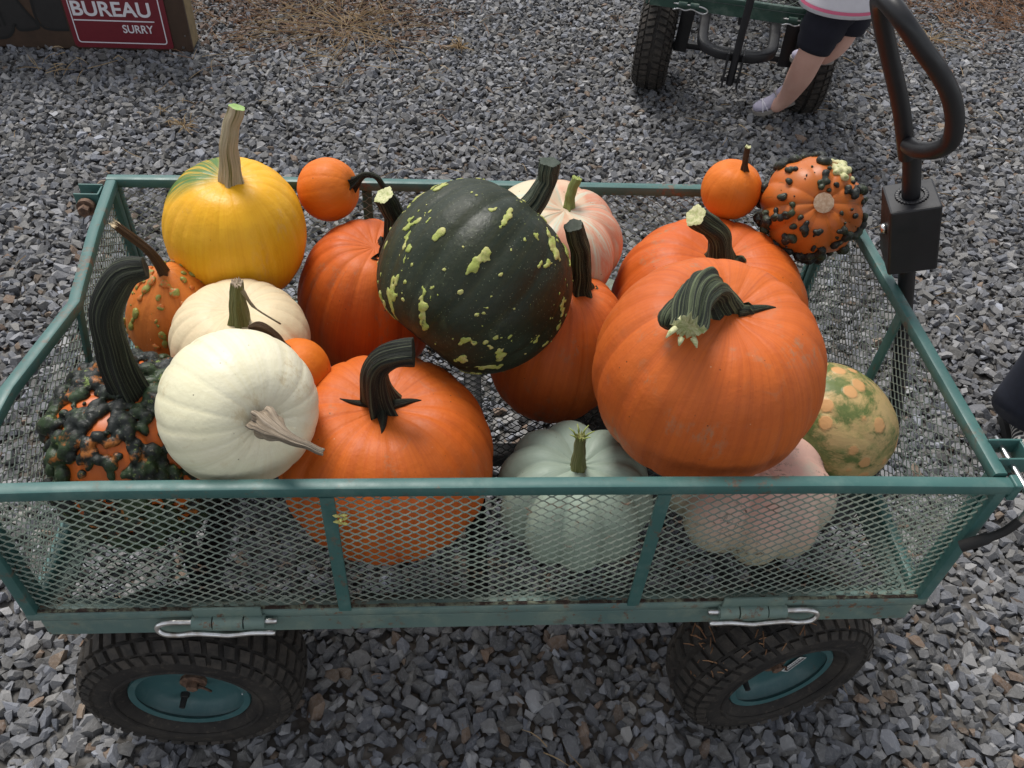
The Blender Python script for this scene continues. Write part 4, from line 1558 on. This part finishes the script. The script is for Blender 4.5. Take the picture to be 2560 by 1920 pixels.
def text(body, x0, x1, z0, h, bold, mat, parent, name='lettering'):
    cu = bpy.data.curves.new('t', 'FONT')
    cu.body = body
    cu.size = 1
    cu.extrude = .008
    cu.offset = bold
    ob = bpy.data.objects.new('t', cu)
    C.objects.link(ob)
    bpy.context.view_layer.update()
    me = bpy.data.meshes.new_from_object(ob.evaluated_get(bpy.context.evaluated_depsgraph_get()))
    bpy.data.objects.remove(ob)
    co = np.zeros(len(me.vertices) * 3, np.float32)
    me.vertices.foreach_get('co', co)
    co = co.reshape(-1, 3)
    mn, mx = co.min(0), co.max(0)
    nx = (co[:, 0] - mn[0]) / (mx[0] - mn[0]) * (x1 - x0) + x0
    nz = (co[:, 1] - mn[1]) / (mx[1] - mn[1]) * h + z0
    ny = -.0048 - co[:, 2] * .06
    me.vertices.foreach_set('co', np.stack([nx, ny, nz], 1).astype(np.float32).ravel())
    me.materials.clear()
    me.materials.append(mat)
    me.name = name
    me.update()
    o = bpy.data.objects.new(name, me)
    C.objects.link(o)
    o.parent = parent
    return o


text('BUREAU', -1.408 + 1.36, -1.134 + 1.36, .1235, .053, .022, M_wht, plate)
text('SURRY', -1.247 + 1.36, -1.139 + 1.36, .0655, .0295, .012, M_wht, plate)


# dark painted lettering beside the plate (its lower ends), and screws
def stroke(pts, w, mat, name, y=-.0016):
    b = B()
    P = [np.array(p) for p in spline(pts, 40)]
    L_, R_ = [], []
    for i, p in enumerate(P):
        t = P[min(i + 1, 39)] - P[max(i - 1, 0)]
        t = t / (np.linalg.norm(t) + 1e-9)
        nn = np.array([-t[1], t[0]]) * w / 2
        L_.append(p + nn)
        R_.append(p - nn)
    vs = [(p[0], y, p[1]) for p in L_] + [(p[0], y, p[1]) for p in R_]
    b.add(vs, [(i, i + 1, 41 + i, 40 + i) for i in range(39)])
    b.build(name, mat, sg)


slab('painted_letter', [(-.60, .045), (-.40, .035), (-.315, .038), (-.285, .055), (-.275, .075), (-.262, .082), (-.252, .065), (-.200, .072), (-.185, .082), (-.215, .14), (-.25, .22), (-.30, .33), (-.45, .40), (-.60, .40)], 0, .0008, M_char, sg)
slab('painted_letter', [(-.170, .26), (-.180, .12), (-.168, .082), (-.140, .072), (-.08, .072), (-.078, .26)], 0, .0008, M_char, sg)
stroke([(-.60, .040), (-.40, .031), (-.315, .034), (-.283, .055), (-.272, .076), (-.262, .084), (-.253, .064), (-.200, .070), (-.184, .083), (-.215, .14), (-.25, .22), (-.30, .33)], .010, M_blk, 'painted_outline')
stroke([(-.172, .26), (-.183, .12), (-.170, .080), (-.142, .069), (-.08, .069)], .009, M_blk, 'painted_outline', -.0017)
stroke([(-.350, .25), (-.335, .16), (-.318, .075)], .008, M_blk, 'painted_outline', -.0018)
stroke([(-.320, .25), (-.305, .16), (-.300, .078)], .008, M_blk, 'painted_outline', -.0019)
b = B()
b.tube([(X1 - .033, .001, .016), (X1 - .033, -.003, .016)], .0045, 12)
b.tube([(X1 - .018, .001, .060), (X1 - .018, -.002, .060)], .003, 10)
b.build('screw', M_steel, sg, True, angle=40)

# ------------------------------------------------------------------ people
M_skin = plain('skin', (.66, .40, .32, 1), .5, 14, .12, (.60, .33, .26, 1))
M_navy = plain('navy_knit', (.0085, .0085, .018, 1), .9, 60, .2)
M_shirt = plain('shirt_white', (.68, .66, .70, 1), .85, 25, .08)
M_pinkst = plain('shirt_pink', (.66, .14, .24, 1), .85, 25, .1)
M_lav = plain('shoe_lavender', (.47, .44, .56, 1), .8, 70, .15)
M_sole = plain('shoe_sole', (.30, .275, .25, 1), .8, 40, .2)
M_strap = plain('shoe_strap', (.34, .31, .31, 1), .7)
M_lace = plain('shoe_trim', (.66, .64, .72, 1), .7)
M_hair = plain('hair_brown', (.10, .055, .03, 1), .6, 80, .3)
M_denim = plain('denim_dark', (.010, .013, .026, 1), .9, 90, .3)
M_coat = plain('jacket_grey', (.10, .10, .11, 1), .9, 40, .2)


def skinned(name, verts, edges, radii, mat, parent=None, sub=2):
    me = bpy.data.meshes.new(name)
    me.from_pydata([tuple(v) for v in verts], edges, [])
    me.materials.append(mat)
    o = bpy.data.objects.new(name, me)
    C.objects.link(o)
    if parent:
        o.parent = parent
    md = o.modifiers.new('skin', 'SKIN')
    md.use_smooth_shade = True
    for i, r in enumerate(radii):
        d = me.skin_vertices[0].data[i]
        d.radius = (r, r) if isinstance(r, (int, float)) else r
        d.use_root = (i == 0)
    s = o.modifiers.new('subdivision', 'SUBSURF')
    s.levels = s.render_levels = sub
    dg = bpy.context.evaluated_depsgraph_get()
    bpy.context.view_layer.update()
    nm_ = bpy.data.meshes.new_from_object(o.evaluated_get(dg))
    o.modifiers.clear()
    o.data = nm_
    nm_.name = name
    bpy.data.meshes.remove(me)
    return o


def loft(b, secs, n=24, m=0, caps=True):
    """secs: (centre, a vec, b vec) ellipses"""
    vs, stv = [], []
    for c_, u, w in secs:
        for j in range(n):
            t = 2 * PI * j / n
            vs.append(Vector(c_) + Vector(u) * math.cos(t) + Vector(w) * math.sin(t))
    L = len(secs)
    fs = [(i * n + j, i * n + (j + 1) % n, (i + 1) * n + (j + 1) % n, (i + 1) * n + j) for i in range(L - 1) for j in range(n)]
    if caps:
        fs += [tuple(reversed(range(n))), tuple((L - 1) * n + j for j in range(n))]
    b.add(vs, fs, None, m)


def shoe(parent, heel, d, up, L, w, h, mats, mary=True):
    """heel: back of the sole on the ground; d: toe direction; a lofted upper on its own sole"""
    d = Vector(d).normalized()
    up = Vector(up)
    up = (up - d * up.dot(d)).normalized()
    sd = d.cross(up)
    heel = Vector(heel)
    sole = B()
    secs = []
    outline = [(.0, .30), (.06, .62), (.2, .72), (.42, .70), (.66, .95), (.82, .92), (.93, .66), (1.0, .25)]
    vs = []
    for t, k in outline:
        for z, e in ((0, .94), (.016 * L / .16, 1.04)):
            spring = .10 * h * max(0, t - .75) * 4
            for s in (-1, 1):
                vs.append(heel + d * (L * t) + sd * (s * w / 2 * k * e) + up * (z + spring))
    fs = []
    for i in range(len(outline) - 1):
        a = i * 4
        c_ = a + 4
        fs += [(a, a + 1, c_ + 1, c_), (a + 2, c_ + 2, c_ + 3, a + 3), (a, c_, c_ + 2, a + 2), (a + 1, a + 3, c_ + 3, c_ + 1)]
    fs += [(0, 2, 3, 1), (len(vs) - 4, len(vs) - 3, len(vs) - 1, len(vs) - 2)]
    sole.add(vs, fs)
    u = B()
    zs = .014 * L / .16
    prof = [(.02, .34, .78), (.07, .58, .95), (.18, .68, 1.0), (.30, .68, .95), (.42, .66, .72), (.56, .76, .56), (.70, .86, .50), (.82, .82, .44), (.92, .60, .36), (.985, .28, .22)]
    for t, k, hh in prof:
        c_ = heel + d * (L * t) + up * (zs + .10 * h * max(0, t - .75) * 4)
        secs.append((c_ + up * (h * hh * .42), sd * (w / 2 * k * .98), up * (h * hh * .58)))
    loft(u, secs)
    root = u.build('shoe', mats[0], parent, True)
    md = root.modifiers.new('subdivision', 'SUBSURF')
    md.levels = md.render_levels = 1
    so = sole.build('sole', mats[1], root, True, angle=50)
    if mary:
        s = B()
        for t in (.46,):
            c_ = heel + d * (L * t) + up * zs
            pts = [c_ + sd * (w * .40 * math.cos(a)) + up * (h * .74 * math.sin(a)) - d * (.004) for a in [PI * k / 10 for k in range(11)]]
            s.prism(pts, rsq(.020, .004, .001), up=tuple(d))
        s.build('strap', mats[2], root, True, angle=40)
        s = B()
        for t0, t1 in ((.66, .80), (.80, .68)):
            pts = [heel + d * (L * (t0 + (t1 - t0) * k / 8)) + up * zs + sd * (w * .43 * math.cos(PI * k / 8)) + up * (h * .53 * math.sin(PI * k / 8)) for k in range(9)]
            s.tube(pts, .0028, 6)
        s.build('trim', mats[3], root, True)
    return root


# child walking by the far cart
kid = empty('person', (1.13, 1.75, 0))
tag(kid, 'small child in white and pink top, navy shorts and lavender shoes', 'person')
kp = Vector((1.13, 1.75, 0))
def K_(*a):
    return Vector(a) - kp
V = [K_(1.150, 1.730, .475), K_(1.125, 1.712, .440), K_(1.098, 1.712, .300), K_(1.100, 1.752, .205), K_(1.098, 1.800, .105), K_(1.090, 1.825, .070), K_(1.062, 1.832, .040),
     K_(1.190, 1.742, .440), K_(1.190, 1.730, .345), K_(1.176, 1.742, .300), K_(1.160, 1.752, .270), K_(1.140, 1.752, .262),
     K_(1.150, 1.735, .60), K_(1.146, 1.732, .72), K_(1.142, 1.728, .80), K_(1.135, 1.722, .88), K_(1.122, 1.712, .94),
     K_(1.05, 1.72, .74), K_(1.01, 1.66, .63), K_(.97, 1.60, .60),
     K_(1.24, 1.75, .74), K_(1.29, 1.76, .62), K_(1.28, 1.69, .55)]
E_ = [(0, 1), (1, 2), (2, 3), (3, 4), (4, 5), (5, 6), (0, 7), (7, 8), (8, 9), (9, 10), (10, 11), (0, 12), (12, 13), (13, 14), (14, 15), (15, 16),
      (13, 17), (17, 18), (18, 19), (13, 20), (20, 21), (21, 22)]
Rr = [.088, .066, .047, .047, .031, .029, .024, .066, .044, .038, .030, .024, .082, .076, .034, .074, .062, .034, .026, .020, .034, .026, .020]
skinned('body', V, E_, Rr, M_skin, kid)
sh = B()
def legsec(b, pts, rad, n=22, m=0):
    b.tube(pts, rad, n, lambda t, s: 1 + .03 * math.sin(3 * t + 4 * s), caps=True, m=m)
legsec(sh, spline([K_(1.148, 1.728, .500), K_(1.128, 1.715, .440), K_(1.108, 1.712, .370), K_(1.100, 1.712, .312)], 14), [.080] * 3 + [.076] * 3 + [.070] * 4 + [.062] * 2 + [.058, .055])
legsec(sh, spline([K_(1.160, 1.738, .500), K_(1.188, 1.742, .440), K_(1.194, 1.732, .390), K_(1.194, 1.730, .365)], 14), [.080] * 3 + [.076] * 3 + [.068] * 4 + [.060] * 2 + [.056, .053])
sh.build('shorts', M_navy, kid, True)
sh = B()
ax_ = Vector((.95, .30, 0))
bx_ = Vector((-.30, .95, 0))
def tors(z, a, bb, dx=0, dy=0):
    return (K_(1.152 + dx, 1.732 + dy, z), ax_ * a, bx_ * bb)
loft(sh, [tors(.447, .140, .118, .0, -.005), tors(.470, .136, .115), tors(.52, .128, .108), tors(.60, .112, .094), tors(.69, .102, .086), tors(.75, .084, .064), tors(.775, .042, .038)], 32, 0)
sh.build('top', M_shirt, kid, True)
for z0, k_ in ((.458, 0),):
    sh = B()
    loft(sh, [tors(z0, .1400 + k_, .1185 + k_, 0, -.004), tors(z0 + .009, .1385 + k_, .1172 + k_, 0, -.003)], 32, 0, False)
    sh.build('hem_stripe', M_pinkst, kid, True)
hb = B()
secs_ = []
for k in range(9):
    t = k / 8
    r = .088 * math.sqrt(max(.02, 1 - (t * 1.02 - .35) ** 2 / .47))
    secs_.append((K_(1.143, 1.730, .835 + .185 * t), Vector((r, 0, 0)), Vector((0, r, 0))))
loft(hb, secs_, 20)
hb.build('hair', M_hair, kid, True)
shoe(kid, K_(1.150, 1.838, .072), (-.112, .006, -.050), (-.36, .0, 1), .150, .066, .064, (M_lav, M_sole, M_strap, M_lace))
shoe(kid, K_(1.198, 1.756, .252), (-.11, .02, -.012), (.0, -.1, 1), .140, .062, .060, (M_lav, M_sole, M_strap, M_lace))

# grown-up standing beside the cart's handle end, mostly out of the picture
ad = empty('person', (1.34, .36, 0))
tag(ad, 'person in dark jeans and black and white patterned shoes beside the loaded cart', 'person')
ap = Vector((1.34, .36, 0))
def A2(*a):
    return Vector(a) - ap
V = [A2(1.40, .42, .90), A2(1.31, .40, .86), A2(1.275, .345, .48), A2(1.268, .372, .09), A2(1.258, .30, .05),
     A2(1.50, .42, .86), A2(1.53, .40, .48), A2(1.55, .44, .09), A2(1.56, .36, .05),
     A2(1.41, .43, 1.12), A2(1.41, .43, 1.36), A2(1.41, .42, 1.47), A2(1.40, .39, 1.57), A2(1.40, .37, 1.68),
     A2(1.22, .42, 1.36), A2(1.19, .40, 1.10), A2(1.20, .30, .90), A2(1.60, .43, 1.36), A2(1.64, .40, 1.10), A2(1.62, .30, .90)]
E_ = [(0, 1), (1, 2), (2, 3), (3, 4), (0, 5), (5, 6), (6, 7), (7, 8), (0, 9), (9, 10), (10, 11), (11, 12), (12, 13), (10, 14), (14, 15), (15, 16), (10, 17), (17, 18), (18, 19)]
Rr = [.14, .085, .058, .04, .04, .085, .058, .04, .04, .13, .13, .055, .09, .08, .055, .042, .03, .055, .042, .03]
skinned('body', V, E_, Rr, M_skin, ad)
for s_, hx in ((-1, 1.262), (1, 1.553)):
    sh = B()
    x_ = 1.305 if s_ < 0 else 1.50
    legsec(sh, spline([A2(1.40 + s_ * .04, .42, .95), A2(x_, .405, .80), A2(hx + .01 * s_, .352, .48), A2(hx + .003, .352, .25), A2(hx + .002, .350, .075)], 18), [.14, .135, .125, .115, .108, .10, .094, .09, .086, .083, .081, .080, .079, .078, .078, .079, .081, .083], 26)
    sh.build('jeans_leg', M_denim, ad, True)
M_shoeb = NM('shoe_check')
o_ = M_shoeb.obj()
br = M_shoeb.n('ShaderNodeTexBrick')
br.inputs['Scale'].default_value = 22
br.inputs['Color1'].default_value = (.03, .032, .036, 1)
br.inputs['Color2'].default_value = (.02, .02, .022, 1)
br.inputs['Mortar'].default_value = (.55, .52, .48, 1)
br.inputs['Mortar Size'].default_value = .045
br.offset = .3
M_shoeb.l(M_shoeb.mapv(o_, rot=(0, 0, .5)), br.inputs['Vector'])
M_shoeb = M_shoeb.out(br.outputs['Color'], .85)
shoe(ad, A2(1.285, .42, 0), (-.30, -1, 0), (0, 0, 1), .27, .10, .085, (M_shoeb, M_grip, M_grip, M_grip), False)
shoe(ad, A2(1.560, .47, 0), (.12, -1, 0), (0, 0, 1), .27, .10, .085, (M_shoeb, M_grip, M_grip, M_grip), False)
sh = B()
loft(sh, [(A2(1.405, .425, .84), Vector((.215, 0, 0)), Vector((0, .155, 0))), (A2(1.405, .425, 1.05), Vector((.205, 0, 0)), Vector((0, .15, 0))), (A2(1.41, .43, 1.25), Vector((.225, 0, 0)), Vector((0, .15, 0))), (A2(1.41, .43, 1.40), Vector((.21, 0, 0)), Vector((0, .12, 0))), (A2(1.41, .425, 1.46), Vector((.09, 0, 0)), Vector((0, .08, 0)))], 30)
sh.build('jacket', M_coat, ad, True)

# ------------------------------------------------------------------ small litter
b = B()
b.lathe([(0, .0045), (.0125, .0045), (.0135, .003), (.0135, -.003)], 18, 'Z')
bc = b.build('bottle_cap', plain('cap_blue', (.03, .06, .40, 1), .4), None, True, (.935, .02, .016), angle=40)
bc.rotation_euler = (.5, .2, 0)
tag(bc, 'small blue plastic cap lying in the gravel beyond the end panel', 'bottle cap')
b = B()
for k in range(7):
    a = k * 2.4
    p0 = Vector((0, 0, -.003 * k))
    d = Vector((math.cos(a), math.sin(a) * .3 - .2, .25)).normalized()
    b.tube([p0, p0 + d * .005, p0 + d * .009], [.0008, .0022, .0005], 6)
fl = b.build('flower_scrap', plain('flower_yellow', (.55, .52, .16, 1), .7), None, True, (-.184, -.331, .634))
tag(fl, 'scrap of pale yellow blossom caught on the front mesh by a post', 'flower')
print('objects', len(bpy.data.objects))
